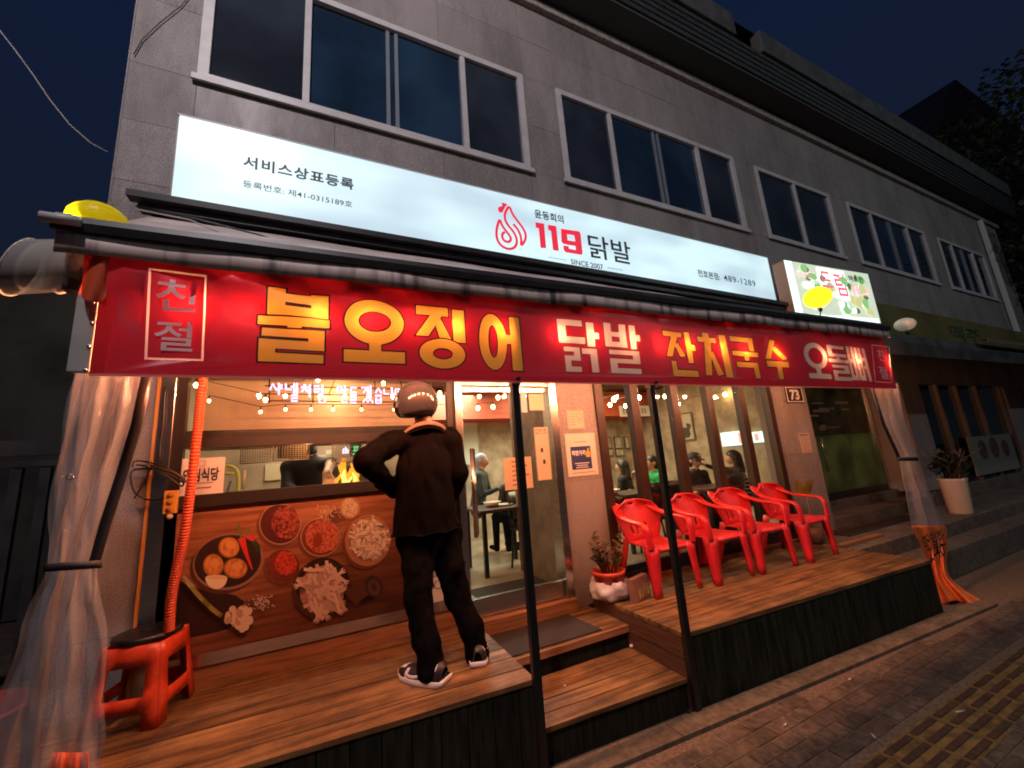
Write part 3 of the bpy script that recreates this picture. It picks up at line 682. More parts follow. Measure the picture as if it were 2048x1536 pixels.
for z in (-.057, -.10, -.155):
    P.append([(AX0 + .015 + (AX1 - AX0 - .01) * i / n, 2.175 + .003 * math.sin(i * .9 + z * 20) * (-z * 8) + .005 * math.sin(i * .37), zt(AX0 + (AX1 - AX0) * i / n) + z + (.004 * math.sin(i * .7) if z < -.12 else 0)) for i in range(n + 1)])
MB().grid(P).build('valance', stain, awn, solid=.002)
MB().box(AX0, AX0 + .05, 2.18, 3.3, 2.86, 2.90).build('end_arm', alu, awn)
MB().tube([(AX0 - .02, 2.14, zt(AX0) - .02), (AX0 + .1, 2.14, zt(AX0) - .02)], .022, 10).build('end_cap', alu, awn)
MB().box(AX0, AX1, 2.30, 2.36, 2.60, 2.83).build('inner_fascia', darksteel, awn)
b = MB()
for x in (-.9, 1.11, 2.28, 4.2, 6.1): b.box(x - .02, x + .02, 2.37, 3.39, 2.74, 2.78)
b.build('rafter', darksteel, awn)
MB().box(AX0 + .1, AX1, 2.37, 3.39, 2.80, 2.815).build('awning_lining', mat('lining', (.42, .24, .17), .7), awn)
# bulbs under the awning, behind the banner
bulb0 = None; gx = [387, 500, 640, 735, 822, 905, 1000, 1110, 1180, 1252, 1310, 1368, 1430, 1480, 1545, 1640, 1700, 1765]
for i, x in enumerate(gx):
    p = at(x, 605 + (x - 385) * (700 - 605) / 1380, 2.25); zz = 2.545 + .012 * (p[0] / 6)
    if bulb0 is None:
        bulb0 = thing('awning_bulb', 'warm bulb glowing through the red banner, leftmost of the string', 'light bulb', (p[0], 2.285, zz), group='bulb string under the awning')
        k = (p[0], 2.285, zz)
        MB().ball(k, .021, 10, (1, 1, 1.2)).build('bulb', bulbm, bulb0)
        MB().tube([(k[0], k[1], k[2] + .02), (k[0], k[1] + .012, k[2] + .06)], .011, 6).build('socket', blackplastic, bulb0)
    else:
        c = clone(bulb0); c.location = (p[0], 2.285, zz); c['label'] = 'warm bulb glowing through the red banner, %s from the left' % ('second third fourth fifth sixth seventh eighth ninth tenth eleventh twelfth thirteenth fourteenth fifteenth sixteenth seventeenth eighteenth'.split()[i - 1])
MB().tube([(-.9 + .1 * i, 2.292, 2.607 - .008 * math.sin(i * 2.1) ** 2) for i in range(70)], .004, 5).build('light_cord', blackplastic, awn)
# ================================================================== the banner: print triangulated into one sheet
ban = thing('red_banner', 'long red vinyl banner with big yellow and white Korean menu lettering', 'banner', (2.6, 2.2, 2.2))
BY = 2.215
bred = mat('banner_red', (0.66, 0.018, 0.036), 0.42, var=.06, scale=4, transl=.035)
byel = mat('banner_yellow', (0.70, 0.34, 0.045), 0.45, transl=.075); bwht = mat('banner_white', (0.70, 0.52, 0.45), 0.45, transl=.075)
bblk = mat('banner_black', (0.035, 0.006, 0.006), 0.45, transl=.05); bpnk = mat('banner_pink', (0.95, 0.62, 0.60), 0.45, transl=.16); bdk = mat('banner_hem', (.33, .008, .016), .45, transl=.2)
BX0, BX1 = -.885, 6.03
def bz0(x): return 2.204 + .0045 * (x + .88)
def bz1(x): return 2.795 + .0175 * (x + .88)
polys = []
def ccw(p):
    a = sum(p[i][0] * p[(i + 1) % len(p)][1] - p[(i + 1) % len(p)][0] * p[i][1] for i in range(len(p)))
    return p if a > 0 else p[::-1]
def addp(p, mi): polys.append((ccw(p), mi))
def offset(p, d):
    p = ccw(p); n = len(p); out = []
    for i in range(n):
        a, b, c = np.array(p[i - 1]), np.array(p[i]), np.array(p[(i + 1) % n])
        u, w = (b - a) / np.hypot(*(b - a)), (c - b) / np.hypot(*(c - b))
        n1, n2 = np.array((u[1], -u[0])), np.array((w[1], -w[0])); m = n1 + n2; m = m / max(.35, (m @ m) / 2) if m @ m > 1e-6 else n1
        out.append(tuple(b + m * d))
    return out
GL = {
 '불': [[('r', .12, .0, .36, .40), ('r', .72, .05, .98, .40), ('r', .14, .07, .96, .40), ('h', .36, .20, .73, .25)], [('r', 0, .40, 1, .515), ('r', .40, .5, .60, .58)], [('r', .06, .56, .93, .67), ('r', .70, .56, .93, .83), ('r', .03, .71, .93, .83), ('r', .03, .71, .25, 1), ('r', .03, .885, .92, 1)]],
 '오': [[('e', .5, .36, .49, .35, .27, .16), ('r', .40, .67, .60, .86), ('r', 0, .81, 1, .985)]],
 '징': [[('r', .02, 0, .66, .15), ('p', (.34, .1), (.55, .12), (.24, .5), (0, .5)), ('p', (.38, .28), (.50, .2), (.70, .54), (.47, .54))], [('r', .75, .02, 1, .575)], [('e', .52, .77, .46, .235, .2, .09)]],
 '어': [[('e', .33, .5, .32, .5, .11, .29), ('r', .60, .37, .8, .53), ('r', .75, .02, 1, 1)]],
 '닭': [[('r', 0, 0, .62, .12), ('r', 0, 0, .2, .44), ('r', 0, .33, .66, .46)], [('r', .72, .02, .92, .5), ('r', .9, .22, 1.04, .34)], [('r', .1, .53, .5, .62), ('r', .34, .53, .5, .79), ('r', .1, .695, .5, .79), ('r', .1, .695, .25, 1), ('r', .1, .90, .5, 1)], [('r', .55, .54, .95, .65), ('r', .76, .54, .95, 1)]],
 '발': [[('r', 0, 0, .2, .48), ('r', .42, 0, .62, .48), ('r', 0, .17, .62, .27), ('r', 0, .37, .62, .48)], [('r', .72, 0, .9, .5), ('r', .89, .2, 1.02, .33)], [('r', .08, .54, .95, .63), ('r', .74, .54, .95, .80), ('r', .08, .71, .95, .80), ('r', .08, .71, .28, 1), ('r', .08, .895, .95, 1)]],
 '잔': [[('r', 0, .03, .62, .14), ('p', (.28, .1), (.48, .12), (.22, .58), (.03, .58)), ('p', (.34, .32), (.45, .26), (.66, .55), (.48, .58))], [('r', .72, 0, .9, .70), ('r', .88, .28, 1.02, .42)], [('r', .15, .67, .31, 1), ('r', .15, .86, .98, 1)]],
 '치': [[('r', .2, 0, .42, .14), ('r', 0, .11, .62, .23), ('p', (.22, .2), (.45, .2), (.28, .97), (.08, .97)), ('p', (.34, .5), (.44, .42), (.68, .94), (.48, .97))], [('r', .76, .02, 1, 1)]],
 '국': [[('r', .02, 0, .9, .13), ('r', .72, 0, .92, .38)], [('r', 0, .36, 1.05, .48), ('r', .45, .47, .62, .58)], [('r', .1, .62, .95, .75), ('r', .75, .62, .95, 1)]],
 '수': [[('p', (.33, 0), (.56, .03), (.25, .5), (0, .5)), ('p', (.38, .26), (.52, .16), (1, .47), (.78, .51))], [('r', .02, .55, 1, .7), ('r', .42, .69, .64, 1)]],
 '오2': [[('e', .5, .38, .48, .37, .29, .22), ('r', .4, .73, .6, .88), ('r', .05, .86, 1, 1)]],
 '돌': [[('r', .05, 0, .9, .1), ('r', .05, 0, .27, .33), ('r', .05, .235, .95, .33)], [('r', 0, .395, 1, .495), ('r', .42, .34, .6, .42)], [('r', .12, .56, .95, .645), ('r', .72, .56, .95, .8), ('r', .12, .715, .95, .80), ('r', .12, .715, .32, 1), ('r', .12, .89, 1, 1)]],
 '뼈': [[('r', 0, 0, .14, .98), ('r', .22, 0, .35, .98), ('r', 0, .36, .35, .48), ('r', 0, .84, .35, .98)], [('r', .41, 0, .53, .98), ('r', .60, 0, .72, .98), ('r', .41, .36, .72, .48), ('r', .41, .84, .72, .98)], [('r', .84, 0, 1, 1), ('r', .74, .3, .9, .40), ('r', .74, .54, .9, .64)]],
}
def glyph(g, x0, y0, x1, y1, fill, o=.0085):
    a, c, d, e = at(x0, y0, BY), at(x1, y0, BY), at(x0, y1, BY), at(x1, y1, BY)
    X0, X1 = (a[0] + d[0]) / 2, (c[0] + e[0]) / 2; Z1, Z0 = (a[2] + c[2]) / 2, (d[2] + e[2]) / 2
    def m(u, v): return (X0 + u * (X1 - X0), Z1 + v * (Z0 - Z1))
    for comp in GL[g]:
        for ps in (0, 1, 2):
            for s in comp:
                if s[0] == 'r' and ps < 2:
                    p = [m(s[1], s[2]), m(s[3], s[2]), m(s[3], s[4]), m(s[1], s[4])]; addp(offset(p, o) if ps == 0 else p, 3 if ps == 0 else fill)
                if s[0] == 'p' and ps < 2:
                    p = [m(*q) for q in s[1:]]; addp(offset(p, o) if ps == 0 else p, 3 if ps == 0 else fill)
                if s[0] == 'h' and ps == 2:
                    addp([m(s[1], s[2]), m(s[3], s[2]), m(s[3], s[4]), m(s[1], s[4])], 3)
                if s[0] == 'e':
                    cx, cz = m(s[1], s[2]); rx, rz = s[3] * (X1 - X0), s[4] * (Z1 - Z0); ix, iz = s[5] * (X1 - X0), s[6] * (Z1 - Z0)
                    E = lambda q, w: [(cx + q * math.cos(k * math.pi / 22), cz + w * math.sin(k * math.pi / 22)) for k in range(44)]
                    if ps == 0: addp(E(rx + o, rz + o), 3)
                    if ps == 1: addp(E(rx, rz), fill)
                    if ps == 2: addp(E(ix, iz), 3); addp(E(ix - o, iz - o), 0)
addp([(BX0, bz0(BX0)), (BX1, bz0(BX1)), (BX1, bz1(BX1)), (BX0, bz1(BX0))], 0)
addp([(BX0, bz0(BX0)), (BX0 + .045, bz0(BX0)), (BX0 + .055, 2.56), (BX0, 2.56)], 5)
for g, x0, y0, x1, y1, f in (('불', 515, 578, 659, 725, 1), ('오', 688, 596, 809, 727, 1), ('징', 832, 613, 931, 736, 1), ('어', 958, 628, 1042, 740, 1),
        ('닭', 1119, 641, 1196, 744, 2), ('발', 1211, 649, 1280, 747, 2), ('잔', 1331, 662, 1391, 753, 1), ('치', 1400, 666, 1459, 754, 1), ('국', 1467, 674, 1516, 756, 1), ('수', 1532, 680, 1576, 758, 1),
        ('오2', 1609, 685, 1655, 757, 2), ('돌', 1657, 692, 1697, 761, 2), ('뼈', 1698, 695, 1736, 762, 2)): glyph(g, x0, y0, x1, y1, f, .0085 if f == 1 else .005)
def outline_box(tl, tr, br, bl, w, mi):
    q = [tuple(at(*p, BY)[[0, 2]]) for p in (tl, tr, br, bl)]; q = ccw(q); inner = offset(q, -w)
    for i in range(4): addp([q[i], q[(i + 1) % 4], inner[(i + 1) % 4], inner[i]], mi)
outline_box((300, 537), (415, 549), (407, 722), (289, 719), .009, 4)
outline_box((1744, 689), (1779, 692), (1784, 766), (1751, 764), .006, 4)
verts, fcs = [], []
for p, mi in polys:
    k = len(verts); verts += [V(q) for q in p]; fcs.append(list(range(k, k + len(p))))
for i in range(1, 92):
    for j in range(1, 9):
        x = BX0 + (BX1 - BX0) * i / 92; verts.append(V((x + R.uniform(-.004, .004), bz0(x) + (bz1(x) - bz0(x)) * j / 9 + R.uniform(-.004, .004))))
cv, ce, cf, ov, oe, of = delaunay_2d_cdt(verts, [], fcs, 1, 1e-5)
def bmap(x, z, off=0.0):
    t = min(1, max(0, (z - bz0(x)) / (bz1(x) - bz0(x))))
    y = BY + .010 * math.sin(x * 2.3) * t + .008 * noise.noise((x * 2.5, z * 5, 0)) * (0.4 + t)
    w = max(0, 1 - abs(x + .35) / .95) * t
    y += .022 * w * math.sin(14 * (x + 1.6 * z)) - .030 * max(0, 1 - abs(t - .93) / .1) * .3
    s = abs(math.sin((x + .88) * math.pi / .82)); z2 = z - .014 * s * t ** 3
    if t < .06: y += .006
    return (x, y - off, z2)
mi = []
b = MB(); b.add([bmap(p.x, p.y) for p in cv], [])
for f, o in zip(cf, of):
    if not o: continue
    b.f.append(list(f)); b.sm.append(True); b.mi.append(polys[max(o)][1])
b.build('banner_sheet', [bred, byel, bwht, bblk, bpnk, bdk], ban, fixn=False)
def banner_text(body, tl, br, m):
    a, c = at(*tl, BY), at(*br, BY); vs, fs = text_verts(body, .012)
    MB().add([bmap(a[0] + u * (c[0] - a[0]), c[2] + v * (a[2] - c[2]), .003) for u, v in vs], fs).build('lettering', m, ban, fixn=False)
banner_text('친', (318, 556), (392, 626), bpnk); banner_text('절', (312, 640), (384, 704), bpnk)
banner_text('친', (1752, 698), (1772, 722), bpnk); banner_text('절', (1755, 732), (1778, 758), bpnk)
b = MB()
for x in (532, 690, 863, 1070, 1300, 1524, 1685):
    y = 537 + (x - 532) * (660 - 537) / (1685 - 532) * 1.0
    p = at(x, y, BY - .01); zz = bz1(p[0]) - .006
    b.tube([(p[0], BY - .02, zz), (p[0], BY + .0, zz)], .011, 10)
b.build('grommet', steel, ban)
MB().grid([[(BX0 + (BX1 - BX0) * i / 60, BY + .004, bz0(BX0 + (BX1 - BX0) * i / 60) - d) for i in range(61)] for d in (0, .012)]).build('bottom_hem', mat('hem_pale', (.70, .22, .20), .5, transl=.3), ban)
# left end: orange tarpaulin corner, riveted plate
tp = thing('orange_tarp', 'crumpled orange tarpaulin corner at the left end of the red banner', 'tarp', (-.95, 2.2, 2.6))
rowsP = [[(168, 495), (185, 492), (205, 497), (226, 503)], [(166, 530), (190, 528), (210, 530), (222, 535)], [(163, 570), (182, 572), (204, 578), (214, 582)], [(160, 600), (178, 604), (198, 606), (210, 604)]]
P = [[tuple(at(*p, 2.20 + .03 * math.sin(j * 2.2 + i))) for j, p in enumerate(r)] for i, r in enumerate(rowsP)]
tarpm = mat('orange_tarp', (.75, .11, .035), .45, transl=.3)
MB().grid(P).build('tarp_fold', tarpm, tp, solid=.002, sub=2)
P = [[tuple(at(*p, 2.24 + .02 * j)) for j, p in enumerate(r)] for r in [[(166, 560), (170, 580), (168, 600)], [(148, 612), (160, 625), (166, 612)]]]
MB().grid(P).build('tarp_flap', tarpm, tp, solid=.002)
cp = thing('riveted_corner_post', 'grey sheet metal corner post with rivets left of the banner', 'post', (-.93, 2.26, .48))
x0, x1 = -.965, -.895
MB().box(x0, x1, 2.24, 2.275, 2.215, 2.56).build('rivet_plate', mat('grey_sheet', (.36, .36, .32), .5, var=.15, scale=6), cp, bevel=.003)
b = MB()
for px, py in ((184, 645), (178, 692), (171, 740), (187, 606)):
    p = at(px, py, 2.24); b.ball((p[0], 2.238, p[2]), .008, 8)
b.build('rivet', steel, cp)
MB().box(-1.06, -1.02, 2.53, 2.57, .48, 2.80).build('post_tube', mat('post_paint', (.16, .15, .15), .5, var=.3, scale=6), cp, bevel=.004)
# poles
for i, (px, lab) in enumerate(((1.115, 'black steel pole standing left of the timber steps'), (2.275, 'black steel pole standing right of the timber steps'))):
    t = thing('awning_pole', lab, 'pole', (px, 2.265, 0), group='poles holding up the awning')
    MB().box(px - .024, px + .024, 2.245, 2.285, .012, 2.62).build('pole_tube', blackplastic, t, bevel=.004)
    MB().box(px - .05, px + .05, 2.22, 2.31, 0.0, .012).build('base_plate', darksteel, t)
    k = MB(); k.ball((px, 2.195, 2.222 + .004), .016, 10); k.tube([(px, 2.195, 2.226), (px, 2.25, 2.226)], .008, 8); k.build('screw_knob', darksteel, t)
    MB().box(px - .03, px + .03, 2.235, 2.29, 2.19, 2.24).build('pole_collar', darksteel, t, bevel=.003)
# ================================================================== main light box sign
sg = thing('main_sign', 'long white backlit sign with a red rooster flame logo and 119 lettering', 'sign', (2.4, 3.2, 3.65))
lm = bpy.data.materials.new('lit_acrylic'); lm.use_nodes = True; N = lm.node_tree.nodes; L = lm.node_tree.links
pb = N['Principled BSDF']; pb.inputs['Base Color'].default_value = (.5, .5, .5, 1); pb.inputs['Roughness'].default_value = .3
tcn = N.new('ShaderNodeTexCoord'); mpn = N.new('ShaderNodeMapping'); mpn.inputs['Scale'].default_value = (.55, 1, 1.5); L.new(tcn.outputs['Object'], mpn.inputs[0])
nn = N.new('ShaderNodeTexNoise'); nn.inputs['Scale'].default_value = 1.6; nn.inputs['Detail'].default_value = 1.5; L.new(mpn.outputs[0], nn.inputs[0])
rr = N.new('ShaderNodeValToRGB'); L.new(nn.outputs[0], rr.inputs[0]); rr.color_ramp.elements[0].position = .36; rr.color_ramp.elements[1].position = .60
rr.color_ramp.elements[0].color = (.40, .57, .67, 1); rr.color_ramp.elements[1].color = (.60, .83, .88, 1)
L.new(rr.outputs[0], pb.inputs['Emission Color']); pb.inputs['Emission Strength'].default_value = .73
SX0, SX1 = -.99, 5.86
def sz(x): return 3.655 - .005 * (x + 1)
MB().xz([(SX0 + .012, sz(SX0) + .012), (SX1 - .012, sz(SX1) + .012), (SX1 - .012, 4.375), (SX0 + .012, 4.38)], 3.2, 3.205).build('lit_face', lm, sg)
fm = mat('sign_frame', (.30, .27, .24), .5)
MB().xz([(SX0, sz(SX0)), (SX1, sz(SX1)), (SX1, 4.385), (SX0, 4.392)], 3.206, 3.385).build('sign_box', fm, sg)
MB().xz([(SX0, sz(SX0)), (SX1, sz(SX1)), (SX1, sz(SX1) + .012), (SX0, sz(SX0) + .012)], 3.196, 3.2055).build('rusty_edge', mat('rusty_edge', (.26, .15, .06), .8, var=.6, scale=25), sg)
MB().xz([(SX0, 4.38), (SX1, 4.374), (SX1, 4.385), (SX0, 4.392)], 3.196, 3.2055).build('top_edge', alu, sg)
MB().box(-1.15, 6.1, 3.02, 3.10, 3.555, 3.60).box(-1.1, 6.1, 3.06, 3.14, 3.50, 3.54).box(-1.0, 5.9, 3.12, 3.39, 3.60, 3.64).build('sign_rail', darksteel, sg)
sgk = mat('sign_ink', (.03, .035, .04), .5); sgr = glow('sign_red', (.80, .025, .06), .6, (.5, .02, .04))
TY = 3.1975
text_px('서비스상표등록', (487, 309.5), (707, 380.5), TY, sgk, sg, bold=.028, sx=1.12)
text_px('등록번호: 제41-0315189호', (486, 359.5), (704.5, 415.5), TY, sgk, sg, bold=.005)
text_px('윤동희의', (1068, 417.5), (1128, 448), TY, sgk, sg, bold=.022)
text_px('SINCE 2007', (1141, 517.5), (1207, 539.5), TY, sgk, sg, bold=.012)
text_px('천호본점:', (1394, 538), (1441, 561), TY, sgk, sg, bold=.018)
text_px('489-1289', (1446, 549), (1512, 573.5), TY, sgk, sg, sx=1.1, bold=.006)
text_px('닭발', (1174, 467), (1265, 530), TY, sgk, sg, bold=.010)
Z8 = (340 / 2048.0, 960, 390)
def z8(x, y): a = at(Z8[1] + x * Z8[0], Z8[2] + y * Z8[0], TY); return a[0], a[2]
b = MB()
def bpoly(pts, Y=TY): b.xz([z8(*p) for p in pts], Y, Y + .001)
bpoly([(668, 328), (772, 345), (797, 640), (730, 636), (708, 400), (672, 390)])
bpoly([(818, 358), (918, 375), (950, 675), (880, 662), (855, 430), (822, 420)])
bpoly([(975, 405), (1195, 440), (1203, 530), (1140, 520), (1135, 485), (1045, 470), (980, 460)]); bpoly([(975, 410), (1042, 420), (1060, 590), (1000, 585), (982, 560)])
bpoly([(1050, 545), (1150, 562), (1155, 615), (1060, 600), (1000, 586)], TY - .0012); bpoly([(1135, 430), (1195, 440), (1210, 470), (1235, 700), (1225, 722), (1158, 712)], TY - .0024); bpoly([(1000, 610), (1065, 620), (1070, 650), (1165, 668), (1170, 714), (1030, 690), (1008, 665)], TY - .0036)
b.build('numeral_119', sgr, sg)
b = MB()
def strip(pts, w=13, Y=TY):
    P = [np.array(z8(*p)) for p in pts]
    # smooth the line
    for _ in range(2):
        Q = [P[0]]
        for i in range(len(P) - 1): Q += [P[i] * .75 + P[i + 1] * .25, P[i] * .25 + P[i + 1] * .75]
        P = Q + [P[-1]]
    ww = w * Z8[0] * .0061; L_, R_ = [], []
    for i, p in enumerate(P):
        t = P[min(i + 1, len(P) - 1)] - P[max(i - 1, 0)]; t = t / (np.hypot(*t) + 1e-9); q = np.array((-t[1], t[0])) * ww
        L_.append((p[0] + q[0], Y, p[1] + q[1])); R_.append((p[0] - q[0], Y, p[1] - q[1]))
    b.grid([L_, R_], False)
strip([(235, 295), (205, 380), (195, 480), (215, 560), (270, 625), (350, 655), (420, 635), (448, 570), (435, 500), (395, 430), (345, 375), (305, 310), (295, 240), (320, 175), (355, 130), (390, 230), (450, 310), (520, 400), (555, 480), (545, 550), (490, 620), (500, 540), (480, 460), (445, 400), (400, 350)])
strip([(240, 300), (265, 370), (310, 430), (350, 480), (378, 530), (350, 570), (300, 560), (268, 520), (265, 470), (300, 445)], 13, TY - .0012)
bpoly([(260, 88), (330, 110), (300, 150), (270, 210), (235, 210), (215, 175), (225, 145), (270, 130)])
b.build('rooster_logo', sgr, sg, fixn=False)
b = MB(); b.xz([z8(825, 745), z8(1045, 785), z8(1045, 789), z8(825, 749)], TY, TY + .001); b.xz([z8(1535, 872), z8(1720, 905), z8(1720, 909), z8(1535, 876)], TY, TY + .001); b.build('thin_line', sgk, sg)
# ---------- second sign
s2 = thing('picture_sign', 'small backlit sign with green food picture and red lettering right of the main sign', 'sign', (6.9, 2.95, 3.35))
def tz(x): return .055 * (x - 5.77)
def s2p(u, v): x = 5.775 + 2.30 * u; return (x, 3.335 + .865 * v + tz(x))
def s2poly(b, pts, Y): b.xz([s2p(*p) for p in pts], Y, Y + .0015); return b
s2poly(MB(), [(0, 0), (1, 0), (1, 1), (0, 1)], 2.956).build('lit_face', mat('lit_picture', (.3, .35, .2), .4, emis=(.58, .66, .52), estr=.75), s2)
q = MB(); q.xz([s2p(0, 0), s2p(1, 0), s2p(1, 1), s2p(0, 1)], 2.96, 3.12); q.build('sign_box', mat('sign_side', (.40, .20, .12), .6), s2)
s2poly(s2poly(MB(), [(0, 0), (.98, 0), (.98, .10), (0, .10)], 2.954), [(.0, .1), (.075, .1), (.075, 1), (0, 1)], 2.954).build('lit_border', glow('lit_border', (.75, .95, .90), 1.0), s2)
Rg = random.Random(3)
for nm, col, cnt, rr_ in (('leaf_print', (.20, .42, .16), 14, .09), ('dark_print', (.07, .13, .06), 11, .06), ('pale_print', (.85, .95, .80), 14, .05), ('olive_print', (.48, .47, .22), 9, .10)):
    b = MB()
    for i in range(cnt):
        cu, cv = Rg.uniform(.13, .9), Rg.uniform(.2, .92); a0 = Rg.uniform(0, 3)
        pts = [(min(.99, max(.08, cu + rr_ * .7 * math.cos(k * .785 + a0) * Rg.uniform(.5, 1))), min(.98, max(.11, cv + rr_ * 1.3 * math.sin(k * .785 + a0) * Rg.uniform(.5, 1)))) for k in range(8)]
        s2poly(b, pts, 2.953 - .00012 * len(b.f))
    b.build('printed_food', mat(nm, col, .5, emis=col, estr=.9), s2)
b = MB(); b.xz([s2p(.57 + .055 * math.cos(k * .35), .24 + .16 * math.sin(k * .35)) for k in range(18)], 2.946, 2.948); b.build('printed_bowl', glow('bowl_print', (.80, .92, .95), 1.0), s2)
pinkm = glow('pink_print', (.95, .30, .42), 1.0); redm = glow('red_print2', (.75, .03, .08), .9); whm = glow('white_print2', (.9, .95, .95), 1.0)
def s2text(body, u0, v0, u1, v1, m, Y=2.944, bold=.02):
    vs, fs = text_verts(body, bold); MB().add([(lambda p: (p[0], Y, p[1]))(s2p(u0 + (u1 - u0) * u, v0 + (v1 - v0) * v)) for u, v in vs], fs).build('lettering', m, s2, fixn=False)
s2poly(MB(), [(.34, .55), (.49, .5), (.49, .97), (.34, .97)], 2.947).build('lit_patch', whm, s2); s2poly(MB(), [(.50, .42), (.66, .4), (.66, .96), (.50, .96)], 2.947).build('lit_patch', whm, s2)
s2text('드', .35, .60, .48, .90, redm); s2text('럼', .51, .47, .645, .90, redm)
s2text('구이전문', .10, .72, .30, .86, pinkm); s2text('셀프', .13, .55, .27, .66, whm); s2text('통돌이판', .70, .52, .94, .70, pinkm, bold=.03); s2text('맥소한', .70, .78, .90, .9, mat('dark_lit', (.02, .03, .02), .5), bold=.02)
for x in (5.85, 7.9): MB().box(x, x + .05, 3.12, 3.40, 3.5, 3.55).build('bracket', darksteel, s2)
# neighbour's sign, awning and post at the right
ns = thing('olive_sign', 'dim unlit olive yellow shop sign with two dark letters at the right', 'sign', (12, 3.25, 3.4))
MB().box(8.45, 16.0, 3.22, 3.38, 3.28, 4.02).build('sign_panel', mat('olive', (.14, .115, .03), .5, var=.2, scale=2), ns)
p0, p1 = at(1887, 620, 3.215), at(1960, 668, 3.215); put_text('맥주', p0[0], p1[0], 3.50, 3.86, 3.2165, mat('dark_green_ink', (.03, .06, .03), .6), ns, bold=.02)
MB().box(8.30, 8.40, 3.1, 3.39, 3.2, 4.25).build('post', mat('pale_post', (.42, .28, .24), .6), ns)
na = thing('dark_awning', 'dark neighbouring awning continuing right of the red banner', 'awning', (10, 2.6, 2.9))
P = [[(6.30 + .5 * i, y, z + .012 * (6.3 + .5 * i - 6)) for i in range(24)] for y, z in ((2.35, 2.70), (2.33, 2.86), (2.36, 2.98), (3.38, 3.20))]
MB().grid(P, False).build('awning_sheet', mat('dark_canvas', (.045, .042, .042), .8, var=.5, scale=3), na, solid=.01)
P = [[(9.3 + .5 * i, y, z + .012 * (3 + .5 * i)) for i in range(18)] for y, z in ((2.22, 2.98), (2.20, 3.03), (2.34, 3.06))]
MB().grid(P, False).build('front_bar', mat('grey_bar', (.20, .16, .15), .6), na, solid=.006)
# ---------- round lanterns
def lantern(px, py, Y, r, label, m, sz=.86):
    p = at(px, py, Y); t = thing('round_lantern', label, 'lantern', tuple(p), group='round lanterns along the awning')
    MB().ball(p, r, 20, (1, 1, sz)).build('shade', m, t)
    MB().tube([(p[0], p[1], p[2] - r * sz), (p[0], p[1], p[2] - r * sz - .05)], .02, 8).build('cap', blackplastic, t)
    MB().tube([(p[0], p[1], p[2] - r * sz - .05), (p[0], p[1] + .08, p[2] - r * sz - .25)], .006, 6).build('wire', blackplastic, t); return p
ylw = mat('yellow_lantern', (1.0, .62, .04), .35, transl=.75)
def inner(px, py, Y, r, e, col): p = at(px, py, Y); lamp('lantern_bulb', 'POINT', (p[0] + r * .2, p[1] + r * .15, p[2] - r * .25), e, col, .02)
lantern(197, 448, 2.50, .122, 'bright yellow round lantern half hidden behind the left end of the awning', mat('yellow_lantern2', (1.0, .90, .04), .35, transl=.75)); inner(197, 448, 2.5, .122, 2.2, (1, .92, .25))
lantern(1635, 595, 2.38, .138, 'bright yellow round lantern in front of the picture sign', ylw); inner(1635, 595, 2.38, .138, 2.4, (1, .82, .3))
lantern(1810, 649, 2.38, .115, 'unlit cream round lantern on the dark awning at the right', mat('cream_lantern_glow', (.62, .55, .42), .4, emis=(.62, .55, .42), estr=.12), .75)  # lantern is unlit; a faint glow is put into its colour
# cables on the sign
cb = thing('awning_cable', 'thin black cables lying loose along the awning below the main sign', 'cable', (0, 2.9, 3.4))
MB().tube([tuple(at(x, y, 2.85)) for x, y in ((272, 412), (400, 440), (520, 470), (610, 500), (700, 520), (760, 535))], .006, 5).build('cable_run', blackplastic, cb)
MB().tube([tuple(at(x, y, 2.8)) for x, y in ((270, 418), (380, 440), (470, 478), (560, 500), (680, 516))], .005, 5).build('cable_run', alu, cb)
oc = thing('overhead_cable', 'slack overhead cable crossing the dark sky at the upper left', 'cable', (-1.6, 3, 4))
MB().tube([tuple(at(x, y, 4.2)) for x, y in ((-60, -5), (0, 62), (30, 100), (65, 148), (100, 200), (140, 250), (180, 285), (215, 305))], .006, 6).build('cable_run', mat('cable_grey', (.40, .38, .36), .5), oc)
wc = thing('wall_cable', 'black cable running up the granite wall beside the left upper window', 'cable', (-1.1, 3.4, 5.5))
MB().tube([tuple(at(x, y, 3.385)) for x, y in ((268, 108), (285, 78), (320, 45), (362, 12), (380, -10))], .004, 6).build('cable_run', mat('cable_brown', (.06, .05, .045), .6), wc)
# ================================================================== clear vinyl curtains
def curtain_sheet(rows, Y, ncol, amp, folds, seed, y_of=None, waist=None, nsub=5):
    rr = random.Random(seed); ph = [rr.uniform(0, 6.28) for _ in range(4)]
    P = []; R2 = []
    for i in range(len(rows) - 1):                       # interpolate the outline down the curtain
        for k in range(nsub):
            t = k / nsub; R2.append([rows[i][j] * (1 - t) + rows[i + 1][j] * t for j in range(3)])
    R2.append(list(rows[-1]))
    for py, xl, xr in R2:
        Yc = y_of(py) if y_of else Y
        a, c = at(xl, py, Yc), at(xr, py, Yc); row = []
        wdt = abs(c[0] - a[0])
        for k in range(ncol + 1):
            u = k / ncol; x = a[0] + (c[0] - a[0]) * u; z = a[2] + (c[2] - a[2]) * u
            f = math.sin(u * folds * 6.283 + ph[0] + .004 * py) + .5 * math.sin(u * folds * 13.1 + ph[1] - .01 * py) + .35 * noise.noise((u * 9, py * .02, seed))
            row.append((x + .008 * math.sin(py * .03 + u * 20), Yc + amp * f * (0.5 + u * (1 - u) * 2), z))
        P.append(row)
    return P
cl = thing('clear_curtain', 'clear vinyl side curtain gathered with a black tie at the left corner', 'curtain', (-1, 2.45, .5))
